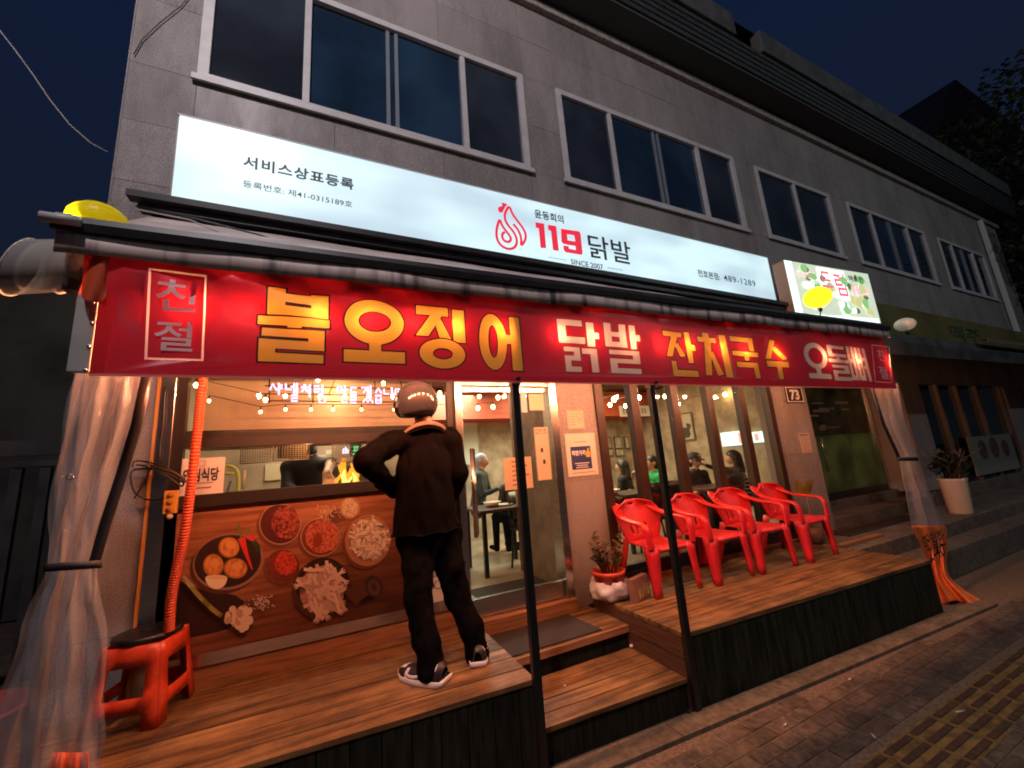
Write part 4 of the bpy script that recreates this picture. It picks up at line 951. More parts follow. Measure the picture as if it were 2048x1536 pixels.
rowsL = [(735, 160, 312), (850, 125, 287), (950, 111, 257), (1050, 97, 224), (1115, 93, 206), (1132, 94, 199), (1150, 92, 199), (1180, 80, 204), (1250, 47, 210), (1350, 14, 214), (1450, -12, 208), (1545, -45, 200), (1640, -70, 195)]
MB().grid(curtain_sheet(rowsL, 2.45, 46, .022, 3.0, 1)).build('vinyl_sheet', vinyl, cl, fixn=False)
MB().grid(curtain_sheet([(y, a + 12, b - 14) for y, a, b in rowsL], 2.50, 36, .02, 2.4, 5)).build('vinyl_sheet', vinyl, cl, fixn=False)
P = []
for py, a, b_ in rowsL[:6]: P.append([tuple(at(b_ - 26 + k * 12, py, 2.425)) for k in range(3)])
MB().grid(P).build('edge_strip', mat('curtain_edge', (.022, .018, .018), .3), cl, solid=.003)
P = [[tuple(np.array(at(88 + 116 * k / 12, 1137 - 8 * k / 12 + d, 2.40 - .03 * math.sin(math.pi * k / 12)))) for k in range(13)] for d in (-9, 7)]
MB().grid(P).build('tie', mat('tie_black', (.012, .01, .012), .6), cl, solid=.006)
P = [[tuple(at(xl + (xr - xl) * k / 8, py, 2.435 + .02 * math.sin(k * 2))) for k in range(9)] for py, xl, xr in ((1505, 105, 178), (1545, 95, 176), (1640, 85, 172))]
MB().grid(P).build('orange_skirt', tarpm, cl, solid=.002)
b = MB(); p = at(140, 954, 2.40); b.tube([(p[0] + .010 * math.cos(k), p[1], p[2] + .010 * math.sin(k)) for k in np.linspace(0, 6.283, 14)], .0035, 6); b.build('eyelet', steel, cl)
crt = thing('clear_curtain', 'clear vinyl curtain with bright orange skirt gathered at the right end of the banner', 'curtain', (5.9, 2.3, 0))
rowsR = [(768, 1742, 1797), (850, 1768, 1812), (910, 1796, 1833), (922, 1799, 1834), (945, 1803, 1842), (985, 1811, 1862), (1052, 1822, 1892)]
MB().grid(curtain_sheet(rowsR, 2.3, 40, .03, 2.6, 3)).build('vinyl_sheet', vinyl, crt, fixn=False)
MB().grid(curtain_sheet([(y, a + 3, b - 3) for y, a, b in rowsR], 2.38, 34, .03, 2.0, 9)).build('vinyl_sheet', vinyl, crt, fixn=False)
P = [[tuple(at(xl + 7 * k - 4, py, 2.26)) for k in range(2)] for py, xl, xr in rowsR[:4]]
MB().grid(P).build('edge_strip', MATS['curtain_edge'], crt, solid=.004)
P = [[tuple(at(1796 + 40 * k / 8, 918 + d, 2.22 - .03 * math.sin(math.pi * k / 8))) for k in range(9)] for d in (-4, 4)]
MB().grid(P).build('tie', MATS['tie_black'], crt, solid=.006)
P = []
for py, xl, xr, yl, yr in ((1050, 1821, 1893, 2.28, 2.28), (1080, 1836, 1896, 2.28, 2.26), (1110, 1852, 1895, 2.27, 2.24), (1145, 1860, 1892, 2.25, 2.2), (1165, 1862, 1908, 2.24, 2.15), (1187, 1867, 1938, 2.23, 2.06), (1206, 1872, 1966, 2.22, 1.98)):
    row = []
    for k in range(25):
        u = k / 24; Yc = yl + (yr - yl) * u + .024 * math.sin(u * 15 + py * .01) * (.35 + .65 * (py - 1050) / 156) * (1 - abs(py - 1145) / 260)
        row.append(tuple(at(xl + (xr - xl) * u, py + (4 * math.sin(u * 11) if py > 1200 else 0), Yc)))
    P.append(row)
skirt_m = mat('orange_skirt', (.95, .20, .04), .42, transl=.15, var=.12, scale=5)
MB().grid(P).build('orange_skirt', skirt_m, crt, solid=.002, sub=1)
def text_on(body, tl, br, Y, m, par, bold=.02): text_px(body, tl, br, Y, m, par, bold=bold)
text_on('매일한', (1843, 1070), (1893, 1090), 2.19, ink, crt); text_on('2-40', (1853, 1096), (1892, 1112), 2.19, ink, crt)
# rolled-up clear side curtain under the left awning end
rl = thing('rolled_vinyl', 'rolled up clear vinyl sheet hanging beyond the left end of the awning', 'vinyl roll', (-1.2, 2.45, 2.72))
rollm = glass('roll_vinyl', (.93, .92, .90), .04, 1.5, haze=.34, hazecol=(.66, .62, .58), wob=.3)
def roll(xa, xb, ya, yb, r0, r1, zc, name='vinyl_roll', tilt=0.0, sq=1.0, n=40, drop=0):
    P = []
    for i in range(9):
        t = i / 8; x, y = xa + (xb - xa) * t, ya + (yb - ya) * t; r = r0 + (r1 - r0) * t
        P.append([(x + tilt * math.sin(6.283 * k / n) * r, y + r * .8 * math.cos(6.283 * k / n), zc - drop * t + r * sq * math.sin(6.283 * k / n)) for k in range(n + 1)])
    o = MB().grid(P).build(name, rollm, rl, fixn=False); return o
roll(-1.265, -.96, 2.47, 2.35, .135, .125, 2.755, tilt=.30); roll(-1.225, -.97, 2.46, 2.36, .115, .115, 2.765, tilt=.3); roll(-1.10, -.95, 2.42, 2.36, .110, .10, 2.76, tilt=.3)
b = MB()
for xa, r, zc in ((-1.265, .137, 2.755), (-1.215, .118, 2.765), (-1.105, .112, 2.76)):
    b.tube([(xa + .30 * math.sin(k) * r, 2.47 + r * .8 * math.cos(k), zc + r * math.sin(k)) for k in np.linspace(0, 6.283, 40)], .005, 6)
b.build('rolled_edge', mat('vinyl_edge', (.75, .70, .60), .25, transl=.3), rl)
# ================================================================== hose, power strip, cords
hs = thing('corrugated_hose', 'orange corrugated hose hanging from the awning down to the red stool', 'hose', (-.72, 2.95, .6))
hp_ = [(409, 735, 2.95), (401, 800, 2.98), (395, 860, 3.0), (386, 940, 3.02), (377, 1010, 3.05), (367, 1080, 3.08), (353, 1140, 3.1), (342, 1200, 3.12), (338, 1262, 3.14)]
pp_ = [V(at(*q)) for q in hp_]
def sub_pts(P, n):
    out = []
    for i in range(len(P) - 1):
        p0, p1, p2, p3 = P[max(i - 1, 0)], P[i], P[i + 1], P[min(i + 2, len(P) - 1)]
        for k in range(n):
            t = k / n; out.append(.5 * ((2 * p1) + (p2 - p0) * t + (2 * p0 - 5 * p1 + 4 * p2 - p3) * t * t + (3 * p1 - p0 - 3 * p2 + p3) * t ** 3))
    return out + [P[-1]]
fine = sub_pts(pp_, 46); MB().tube(fine, [.0245 + .0032 * math.sin(i * math.pi / 2.0) for i in range(len(fine))], 12).build('hose_tube', hose_m, hs)
ps = thing('power_strip', 'yellow multi socket power strip hanging on the left door jamb', 'power strip', (-.93, 3.33, 1.55))
a, c = at(330, 982, 3.33), at(353, 1026, 3.33)
pstr = mat('strip_yellow', (.70, .33, .05), .4)
MB().box(a[0], c[0], 3.315, 3.355, c[2], a[2]).build('strip_body', pstr, ps, bevel=.006)
b = MB()
for k in range(3): b.lathe([(.001, 0), (.017, 0), (.017, .012), (.001, .012)], ((a[0] + c[0]) / 2, 3.303 - 0, 0), 14) if False else b.tube([((a[0] + c[0]) / 2, 3.306, c[2] + (a[2] - c[2]) * (.2 + .3 * k)), ((a[0] + c[0]) / 2, 3.316, c[2] + (a[2] - c[2]) * (.2 + .3 * k))], .017, 14)
b.build('socket', mat('strip_dark', (.45, .18, .03), .5), ps)
MB().ball(((a[0] + c[0]) / 2, 3.33, c[2] - .018), .018, 10).build('plug', mat('plug', (.62, .45, .28), .5), ps)
cc = thing('coiled_cord', 'black power cord looped in a loose coil on the left granite pillar', 'cord', (-1.0, 3.3, 1.7))
b = MB()
loopA = [(265, 935), (270, 922), (300, 925), (335, 938), (365, 955), (368, 965), (340, 950), (300, 938), (268, 940), (262, 955), (270, 985), (300, 1000), (328, 996)]
b.tube(sub_pts([V(at(x, y, 3.30 + .01 * (i % 3))) for i, (x, y) in enumerate(loopA)], 6), .006, 6)
b.tube(sub_pts([V(at(x, y, 3.31)) for x, y in ((300, 940), (285, 970), (268, 997))], 6), .005, 6)
b.tube(sub_pts([V(at(x, y, 3.29 + .01 * (i % 2))) for i, (x, y) in enumerate(((300, 930), (345, 945), (366, 960), (362, 972), (330, 950), (290, 932), (272, 930)))], 6), .006, 6)
b.tube(sub_pts([V(at(x, y, 3.36)) for x, y in ((330, 775), (326, 850), (320, 890), (318, 925), (300, 935))], 5), .005, 6)
b.build('cord', blackplastic, cc)
# ================================================================== stools and chairs
def stool(name, label, loc, rz, topm, bodym):
    t = thing(name, label, 'stool', (0, 0, 0)); wt, wb, h = .132, .175, .43
    b = MB(); n = 6
    for s in range(4):
        a = s * math.pi / 2; ca, sa = math.cos(a), math.sin(a)
        def Q(u, z):
            w = wb + (wt - wb) * z / h; x, y = u * w, -w + .012 * (1 - u * u) * -1
            return (ca * x - sa * y, sa * x + ca * y, z)
        us = [-1, -.60, -.36, 0, .36, .60, 1]; zs = [0, .085, .155, .21, .30, .345, h - .03]
        sk = {(0, j) for j in (1, 2, 3, 4)} | {(2, j) for j in (1, 2, 3, 4)} | {(3, j) for j in (1, 2, 3, 4)}
        b.grid([[Q(u, z) for u in us] for z in zs], True, 0, sk)
    o = b.build('stool_body', bodym, t, solid=.008)
    tp = MB().lathe([(.001, 0), (.148, 0), (.158, .006), (.161, .02), (.156, .03), (.135, .035), (.001, .036)], (0, 0, h - .028), 28, mi=0).build('stool_seat', topm, t)
    MB().tube([(.035 * math.cos(k), .035 * math.sin(k), h + .009) for k in np.linspace(0, 6.283, 16)], .004, 6).build('seat_ring', topm, t)
    t.location = loc; t.rotation_euler.z = rz; WL[t] = V(loc); return t
stool('plastic_stool', 'red plastic stool with black seat at the left end of the deck', (-.885, 3.235, .481), -.24, blackplastic, orangeplastic)
bk = thing('red_tub', 'red plastic tub on the deck behind the left vinyl curtain', 'tub', (-1.45, 3.0, .48))
MB().lathe([(.17, 0), (.20, .02), (.24, .26), (.255, .262), (.255, .28), (.235, .28), (.19, .03)], (-1.50, 3.0, .481), 24, cap=False).build('tub_body', mat('dull_red', (.12, .008, .007), .5), bk)
MB().lathe([(.001, 0), (.185, 0)], (-1.50, 3.0, .50), 24, cap=False).build('tub_floor', MATS['dull_red'], bk)

def make_chair(label):
    t = thing('plastic_armchair', label, 'chair', (0, 0, 0), 'red plastic armchairs lined up on the deck')
    # backrest shell with handle slot and lower slots (front faces -y)
    nu, nv = 25, 23; P = []
    for j in range(nv):
        v = j / (nv - 1); z = .40 + .375 * v
        hw = .195 + .075 * math.sin(min(1, v * 1.25) * math.pi * .62) - .16 * max(0, (v - .72) / .28) ** 2.2
        row = []
        for i in range(nu):
            u = -1 + 2 * i / (nu - 1); x = u * hw
            top = -.018 * (u * u) * max(0, v - .6)
            y = .16 + .13 * v ** 1.15 - .10 * (u * u) * (0.35 + .65 * v) 
            row.append((x, y, z + top))
        P.append(row)
    sk = {(j, i) for j in (19,) for i in (10, 11, 12, 13)}
    for c in (7, 11, 12, 16): sk |= {(j, c) for j in (3, 4, 5, 6, 7)}
    sk -= {(j, 12) for j in (3, 4, 5, 6, 7)}
    MB().grid(P, True, 0, sk).build('backrest', redplastic, t, solid=.011)
    # seat, dished, with rounded front lip
    P = []
    for j in range(13):
        v = j / 12; row = []
        for i in range(17):
            u = -1 + 2 * i / 16; w = .235 - .045 * v; y = -.235 + .43 * v
            z = .395 - .016 * math.cos(u * 1.45) * math.sin(min(1, v * 1.15) * math.pi) - .02 * (v > .92) - .03 * max(0, .10 - v) / .10 + .004
            row.append((u * w, y, z))
        P.append(row)
    MB().grid(P).build('seat', redplastic, t, solid=.012)
    b = MB(); b.grid([[(u * .237, -.236 - .004 * q, .388 - .035 * q) for u in np.linspace(-1, 1, 9)] for q in (0, 1)]); b.build('seat_lip', redplastic, t, solid=.01)
    for s in (-1, 1):
        path = [V(p) for p in ((s * .155, .275, .735), (s * .205, .225, .70), (s * .240, .150, .655), (s * .258, .05, .625), (s * .268, -.06, .612), (s * .272, -.15, .606), (s * .270, -.205, .590), (s * .262, -.235, .545), (s * .255, -.243, .47), (s * .250, -.245, .39))]
        fp = sub_pts(path, 4); b = MB(); vs = []; prev = None
        for i, p in enumerate(fp):
            tt = (fp[min(i + 1, len(fp) - 1)] - fp[max(0, i - 1)]).normalized(); side = V((1, 0, 0)) if abs(tt.x) < .8 else V((0, 1, 0))
            side = (side - tt * side.dot(tt)).normalized(); up = tt.cross(side)
            w, h = .050 - .013 * min(1, 1.6 * i / len(fp)), .013
            for an in range(10):
                ca, sa = math.cos(an * .6283), math.sin(an * .6283)
                vs.append(p + side * (w * ca) + up * (h * sa * (1.3 if sa < 0 else 1)))
        n = 10; fs = [(i * n + k, i * n + (k + 1) % n, (i + 1) * n + (k + 1) % n, (i + 1) * n + k) for i in range(len(fp) - 1) for k in range(n)]
        fs += [tuple(range(n)), tuple((len(fp) - 1) * n + k for k in range(n))]
        b.add(vs, fs, True); b.build('armrest', redplastic, t)
        # legs: L shaped channel, tapering
        def leg(xt, yt, zt_, xb, yb, wt, wb, sx, sy):
            b = MB(); rows = []
            for q in range(7):
                f = q / 6; x, y, z = xt + (xb - xt) * f, yt + (yb - yt) * f, zt_ + (0 - zt_) * f; w = wt + (wb - wt) * f
                rows.append([(x - sx * w, y, z), (x - sx * w * .5, y - sy * .004, z), (x, y - sy * .004, z), (x + sx * .006, y + sy * .004, z), (x + sx * .006, y + sy * w * .5, z), (x + sx * .002, y + sy * w, z)])
            b.grid(rows); o = b.build('leg', redplastic, t, solid=.008); return o
        leg(s * .252, -.243, .40, s * .262, -.262, .092, .05, s, 1)
        leg(s * .185, .20, .43, s * .215, .285, .072, .042, s, -1)
    return t
spots_ = [((1322, 1200), (1402, 1175)), ((1440, 1172), (1508, 1153)), ((1530, 1148), (1597, 1132)), ((1627, 1126), (1674, 1110))]
labs = ['red plastic armchair nearest the wrapped flower pot', 'second red plastic armchair from the flower pot, behind the pole', 'third red plastic armchair from the flower pot, before the striped diner', 'red plastic armchair furthest right, beside the pillar numbered 73']
ch0 = make_chair(labs[0])
for i, (a, c) in enumerate(spots_):
    p, q = atz(*a, .48), atz(*c, .48); t = ch0 if i == 0 else clone(ch0)
    t['label'] = labs[i]; m = (p + q) / 2
    t.location = (m[0], m[1] + .262, .4815); t.rotation_euler.z = (-.02, .03, -.05, .04)[i]
# ================================================================== plants, pot, box, mats, litter
def leaf(b, base, d, up, l, w, mi=0):
    d = V(d).normalized(); side = d.cross(V(up)).normalized(); n = side.cross(d); P = []
    for k in range(5):
        t = k / 4; ww = w * math.sin(math.pi * min(.97, .08 + t * .9)) ; c = V(base) + d * (l * t) - V((0, 0, 1)) * (l * .25 * t * t)
        P.append([c - side * ww + n * ww * .25, c, c + side * ww + n * ww * .25])
    b.grid(P, True, mi)
leafm = mat('succulent_leaf', (.10, .085, .035), .4, var=.4, scale=12, rand=.2); stemm = mat('stem', (.16, .09, .05), .7)
pot = thing('wrapped_flower_pot', 'orange flower pot wrapped in white plastic bag beside the granite pillar', 'potted plant', (2.33, 3.12, .48))
PC = (2.33, 3.13, .482)
MB().lathe([(.085, 0), (.11, .02), (.135, .20), (.15, .205), (.15, .235), (.132, .235), (.12, .19), (.001, .19)], PC, 22, cap=False).build('pot', orangeplastic, pot)
P = []
for i in range(9):
    t = i / 8; row = []
    for k in range(37):
        a = 6.283 * k / 36; r = .125 + .03 * math.sin(math.pi * t) + .018 * math.sin(a * 5 + t * 4) + .02 * noise.noise((math.cos(a) * 3, math.sin(a) * 3, t * 5))
        z = .01 + (.15 + .11 * max(0, math.sin(a - 2.9 + 3.14)) ** 3) * t
        row.append((PC[0] + r * math.cos(a) * 1.08, PC[1] + r * math.sin(a), PC[2] + z))
    P.append(row)
MB().grid(P).build('plastic_wrap', mat('white_bag', (.72, .60, .58), .35, transl=.2), pot, solid=.002)
b, sb = MB(), MB()
for i in range(13):
    a = i * 2.4; r = .05 + .02 * (i % 3); h = .22 + .14 * R.random(); lean = V((math.cos(a), math.sin(a) * .6, 0)) * (.04 + .12 * R.random())
    base = V(PC) + V((r * math.cos(a) * .7, r * math.sin(a) * .7, .19)); tip = base + lean + V((0, 0, h))
    if i in (3, 8): tip = base + V((-.17, -.02, .15 + .03 * (i == 8)))
    sb.tube([base, base.lerp(tip, .5) + V((0, 0, .03)), tip], [.006, .005, .003], 5)
    for k in range(9):
        t = .3 + .7 * k / 8; p = base.lerp(tip, t); an = k * 2.4 + i
        leaf(b, p, (math.cos(an) * .8, math.sin(an) * .8, .75), (0, 0, 1), R.uniform(.06, .085), .020)
b.build('leaves', leafm, pot, fixn=False); sb.build('stems', stemm, pot)
MB().tube([(PC[0] + .10, PC[1] + .05, PC[2] + .34), (PC[0] + .17, PC[1] + .06, PC[2] + .355), (PC[0] + .23, PC[1] + .06, PC[2] + .32)], [.02, .035, .02], 8).build('fallen_flower', mat('pot_rim_red', (.35, .06, .04), .5), pot)
b = MB()
for an in (-.4, .3, 1.0): leaf(b, (2.46, 3.16, .70), (math.cos(an) * .4, -.1, 1), (0, 1, 0), .15, .022)
b.build('bright_leaf', mat('bright_leaf', (.22, .24, .03), .4), pot, fixn=False)
bx = thing('printed_card_box', 'brown cardboard sign box with printed bottles beside the flower pot', 'box', (2.53, 2.95, .48))
WL[bx] = V((0, 0, 0)); bm_ = mat('card', (.20, .09, .06), .6, var=.2, scale=8)
MB().box(-.125, .125, -.03, .03, 0, .18).build('carton', bm_, bx, bevel=.004)
b = MB()
for k, cx in enumerate((-.05, -.01, .035)): b.xz([(cx - .011, .025), (cx + .011, .025), (cx + .011, .085), (cx + .004, .10), (cx + .004, .125), (cx - .004, .125), (cx - .004, .10), (cx - .011, .085)], -.0325, -.031)
b.xz([(.07, .02), (.10, .03), (.105, .09), (.085, .14), (.065, .10)], -.0325, -.031)
b.build('printed_bottle', mat('bottle_print', (.30, .22, .06), .5, var=.5, scale=30), bx)
bx.location = (2.515, 2.955, .482); bx.rotation_euler = (-.10, 0, .30)
MB_mat = MB().prism([(1.175, 2.88), (2.02, 2.88), (1.98, 3.30), (1.20, 3.30)], .372, .380).build('door_mat', rubber, None, bevel=.002); tag(MB_mat, 'dark brown rubber door mat on the landing before the glass door', 'door mat')
o = MB().box(6.15, 8.2, 3.10, 3.36, .471, .480).build('door_mat', rubber); tag(o, 'dark rubber mat on the platform before the green stair door', 'door mat')
yp = thing('broad_leaf_plant', 'plant with two broad yellowish leaves behind the rightmost red chair', 'plant', (5.45, 3.1, .48))
MB().lathe([(.08, 0), (.10, .02), (.12, .18), (.001, .18)], (5.50, 3.17, .482), 18).build('pot', mat('brown_pot', (.14, .05, .03), .5), yp)
b = MB(); base = V(at(1612, 985, 3.15)); ylf = mat('yellow_leaf', (.24, .15, .025), .5, var=.3, scale=6)
for dx, dz, l in ((-.45, .55, .34), (.6, .45, .36), (-.1, .3, .15)): leaf(b, base + V((0, 0, -.05)), (dx, .0, dz + .3), (0, 1, .1), l, .075)
b.build('leaves', ylf, yp, fixn=False)
MB().tube([(5.50, 3.17, .65), (5.52, 3.16, .85), tuple(base + V((0, 0, -.04)))], .008, 6).build('stems', stemm, yp)
wp = thing('white_planter', 'tall tapered white planter with dark leafy shrub on the right platform', 'potted plant', (8.25, 2.85, .472))
wc_ = atz(1923, 1026, .472); WC = (float(wc_[0]), float(wc_[1]), .472)
sW = mpp(WC) * 1.0
MB().lathe([(17 * sW, 0), (18 * sW, .01), (21 * sW, 62 * sW), (22 * sW, 64 * sW), (22 * sW, 68 * sW), (19 * sW, 68 * sW), (18 * sW, 60 * sW), (.001, 60 * sW)], WC, 26, cap=False).build('planter', mat('planter_white', (.66, .50, .38), .45), wp)
b, b2 = MB(), MB(); rr = random.Random(5)
for i in range(260):
    u = V((rr.gauss(0, 1), rr.gauss(0, 1), rr.gauss(0, .8))).normalized() * (rr.random() ** .5)
    p = V(WC) + V((u.x * 36 * sW, u.y * 30 * sW, 96 * sW + u.z * 34 * sW)); leaf(b, p, (rr.gauss(0, 1), rr.gauss(0, 1), rr.gauss(.3, .7)), (0, 0, 1), rr.uniform(.07, .13), .024)
for i in range(9): b2.tube([V(WC) + V((0, 0, 58 * sW)), V(WC) + V((rr.gauss(0, 14) * sW, rr.gauss(0, 12) * sW, 90 * sW)), V(WC) + V((rr.gauss(0, 30) * sW, rr.gauss(0, 25) * sW, 125 * sW))], [.012, .009, .004], 5)
b.build('leaves', mat('dark_leaf', (.020, .028, .012), .5, var=.4, scale=10), wp, fixn=False); b2.build('stems', stemm, wp)
for i, (x, y, rz, ln, lab) in enumerate(((1571, 1450, .2, .035, 'short cigarette butt on the pavers nearest the kerb strip'), (1747, 1473, .9, .034, 'cigarette butt on the brown pavers left of the tactile strip'), (1700, 1359, .1, .03, 'cigarette butt on the pavers below the deck front'), (1921, 1424, -.35, .06, 'long thin cigarette end lying on the tactile strip'))):
    p = atz(x, y, .004); d = V((math.cos(rz), math.sin(rz), 0)) * ln / 2
    t = thing('cigarette_butt', lab, 'cigarette butt', tuple(p), group='cigarette butts on the pavement')
    c0 = V(p) + V((0, 0, .0035)); MB().tube([c0 - d, c0 + d * .4], .0042, 8).build('paper', mat('butt_white', (.85, .75, .65), .6), t); MB().tube([c0 + d * .4, c0 + d], .0042, 8).build('filter', mat('butt_filter', (.55, .33, .15), .6), t)
for x, y, z, l in ((1130, 1374, .202, 'tiny white scrap on the left of the lower timber step'), (1263, 1294, .21, 'crumpled white tissue scrap in the corner of the lower step')):
    p = atz(x, y, z); o = MB().ball((p[0], p[1], p[2] + .008), .008 if x < 1200 else .016, 8, (1, .8, .8)).build('paper_scrap', mat('scrap', (.75, .68, .60), .7)); tag(o, l, 'scrap')
# ---------- dark gate, wall and neighbouring house at the left
gt = thing('metal_gate', 'dark metal gate of upright slats in the unlit gap left of the building', 'gate', (-3, 4.4, 0))
gm = mat('gate_metal', (.035, .032, .035), .5, var=.3, scale=5)
MB().box(-6, -1.42, 4.42, 4.48, 2.04, 2.16).build('top_rail', gm, gt); MB().box(-6, -1.42, 4.42, 4.48, .3, .4).build('bottom_rail', gm, gt)
s0 = MB().box(-1.49, -1.43, 4.43, 4.47, .05, 1.95).build('slat', gm, gt)
for i in range(1, 28): q = bpy.data.objects.new('slat', s0.data); C.objects.link(q); q.parent = gt; q.location = s0.location + V((-.16 * i, 0, 0))
MB().box(-6, -1.42, 4.42, 4.48, 1.955, 2.0).build('middle_rail', gm, gt)
nb = thing('dark_house', 'dark unlit neighbouring house wall beyond the metal gate at the left', 'building', (-6, 9, 0))
MB().box(-14, -1.8, 9.0, 16, 0, 5.4).build('house_wall', mat('house_wall', (.045, .042, .035), .9, var=.4, scale=1.2), nb)
MB().box(-14.2, -1.6, 8.7, 16, 5.41, 5.6).build('roof_edge', darksteel, nb)
# trees and house far right
def tree(name, label, x, y, h, r, m, seed, n=900):
    t = thing(name, label, 'tree', (x, y, 0), 'dark trees beyond the building end'); rr = random.Random(seed)
    b = MB(); b.tube([(x, y, 0), (x + .1, y, h * .35), (x, y + .1, h * .6), (x + .1, y, h * .8)], [.22, .17, .12, .05], 8)
    for k in range(7):
        a = k * 2.4; b.tube([(x, y, h * (.35 + .06 * k)), (x + math.cos(a) * r * .4, y + math.sin(a) * r * .4, h * (.5 + .06 * k)), (x + math.cos(a) * r * .8, y + math.sin(a) * r * .8, h * (.58 + .06 * k))], [.09, .06, .02], 5)
    b.build('trunk', mat('bark', (.04, .03, .022), .9), t); b = MB()
    cl_ = [(V((rr.gauss(0, .45) * r, rr.gauss(0, .45) * r, h * rr.uniform(.42, .95))), rr.uniform(.35, .6) * r) for _ in range(16)]
    for i in range(n):
        c, q = rr.choice(cl_); u = V((rr.gauss(0, 1), rr.gauss(0, 1), rr.gauss(0, 1))).normalized() * q * rr.random() ** .4
        leaf(b, V((x, y, 0)) + c + u, (rr.gauss(0, 1), rr.gauss(0, 1), rr.gauss(-.1, .6)), (0, 0, 1), rr.uniform(.13, .24), .075)
    b.build('crown', m, t, fixn=False)
nl = mat('night_leaf', (.035, .048, .022), .7, var=.4, scale=2)
tree('street_tree', 'tall dark leafy tree just past the right end of the building', 20.0, 4.2, 13.0, 2.9, nl, 1, 5200)
tree('street_tree', 'dark leafy tree low at the right edge behind the downpipe', 19.8, 2.6, 8.4, 2.0, nl, 2, 3600)
tree('street_tree', 'furthest dark tree standing before the brown gabled block', 30, 5.5, 17.5, 4.5, nl, 3, 5200)
gb = thing('brown_gabled_block', 'dim brown block with sloping roof rising behind the trees at far right', 'building', (34, 6, 0))
MB().xz([(36, 0), (80, 0), (80, 33), (50, 32), (36, 20)], 9, 18).build('house_wall', mat('brown_block', (.10, .055, .045), .9, var=.3, scale=.6), gb)
MB().box(37, 79, 8.9, 8.99, 19.0, 19.5).build('string_course', concrete, gb)
# ================================================================== figures: one continuous surface grown round tapered limbs
def grow(caps, vox=.012, k=.03, fold=0.0, fscale=(9, 9, 3), seed=0):
    """caps: (p0, p1, r0, r1, material, flat axis or None, flat factor). Smooth union, then surface nets."""
    A = np.array([c[0] for c in caps], float); B = np.array([c[1] for c in caps], float)
    rm = max(max(c[2], c[3]) for c in caps) + .05
    lo = np.minimum(A, B).min(0) - rm; hi = np.maximum(A, B).max(0) + rm
    n = np.ceil((hi - lo) / vox).astype(int) + 1
    gx, gy, gz = [lo[i] + vox * np.arange(n[i]) for i in range(3)]
    G = np.stack(np.meshgrid(gx, gy, gz, indexing='ij'), -1).reshape(-1, 3)
    def dist(c, Q):
        a, b = np.array(c[0], float), np.array(c[1], float); ab = b - a; L2 = max(1e-9, ab @ ab)
        t = np.clip(((Q - a) @ ab) / L2, 0, 1); d = Q - (a + t[:, None] * ab)
        if c[5] is not None:
            ax = np.array(c[5], float); ax /= np.linalg.norm(ax); d = d + np.outer(d @ ax, ax) * (1 / c[6] - 1)
        return np.sqrt((d * d).sum(1)) - (c[2] + (c[3] - c[2]) * t)
    F = None
    for c in caps:
        f = dist(c, G)
        if F is None: F = f
        else:
            h = np.clip(.5 + .5 * (F - f) / k, 0, 1); F = F * (1 - h) + f * h - k * h * (1 - h)
    F = F.reshape(n)
    ins = F < 0
    idx = -np.ones(np.array(n) - 1, int)
    c8 = [ins[i:n[0] - 1 + i, j:n[1] - 1 + j, l:n[2] - 1 + l] for i in (0, 1) for j in (0, 1) for l in (0, 1)]
    s = sum(x.astype(int) for x in c8); act = (s > 0) & (s < 8)
    ids = np.argwhere(act); idx[act] = np.arange(len(ids))
    acc = np.zeros((len(ids), 3)); cnt = np.zeros(len(ids))
    corners = [(i, j, l) for i in (0, 1) for j in (0, 1) for l in (0, 1)]
    for p in range(8):
        for q in range(p + 1, 8):
            a, b = np.array(corners[p]), np.array(corners[q])
            if abs(a - b).sum() != 1: continue
            fa = F[tuple((ids + a).T)]; fb = F[tuple((ids + b).T)]; m = (fa < 0) != (fb < 0)
            t = np.where(m, fa / np.where(m, fa - fb, 1), 0)
            acc[m] += (a + t[:, None] * (b - a))[m]; cnt[m] += 1
    vs = lo + vox * (ids + acc / cnt[:, None])
    faces = []
    for ax in range(3):
        o1, o2 = [(1, 2), (2, 0), (0, 1)][ax]
        sl = [slice(0, None)] * 3; a_ = [slice(0, n[i]) for i in range(3)]; b_ = list(a_)
        a_[ax] = slice(0, n[ax] - 1); b_[ax] = slice(1, n[ax]); cr = ins[tuple(a_)] != ins[tuple(b_)]
        for e in np.argwhere(cr):
            if e[o1] < 1 or e[o2] < 1 or e[o1] >= n[o1] - 1 or e[o2] >= n[o2] - 1: continue
            def g(d1, d2): v = e.copy(); v[o1] -= d1; v[o2] -= d2; return idx[tuple(v)]
            q = [g(1, 1), g(0, 1), g(0, 0), g(1, 0)]
            if not ins[tuple(e)]: q = q[::-1]
            faces.append(q)
    if fold:
        fx = np.array(fscale); out = []
        for v in vs: out.append(fold * (noise.noise(V(v * fx) + V((seed, 0, 0))) + .5 * noise.noise(V(v * fx * 2.1) + V((0, seed, 0)))))
        # displace roughly outward from the nearest limb axis
        best = np.full(len(vs), 1e9); dirv = np.zeros_like(vs)
        for c in caps:
            a, b = np.array(c[0], float), np.array(c[1], float); ab = b - a; t = np.clip(((vs - a) @ ab) / max(1e-9, ab @ ab), 0, 1)
            d = vs - (a + t[:, None] * ab); L = np.sqrt((d * d).sum(1)); f = dist(c, vs); m = f < best; best[m] = f[m]; dirv[m] = (d / (L[:, None] + 1e-9))[m]
        vs = vs + dirv * np.array(out)[:, None]
    fc = np.array([vs[f].mean(0) for f in faces]); D = np.stack([dist(c, fc) for c in caps], 1)
    mi = np.array([c[4] for c in caps])[D.argmin(1)]
    return vs, faces, mi
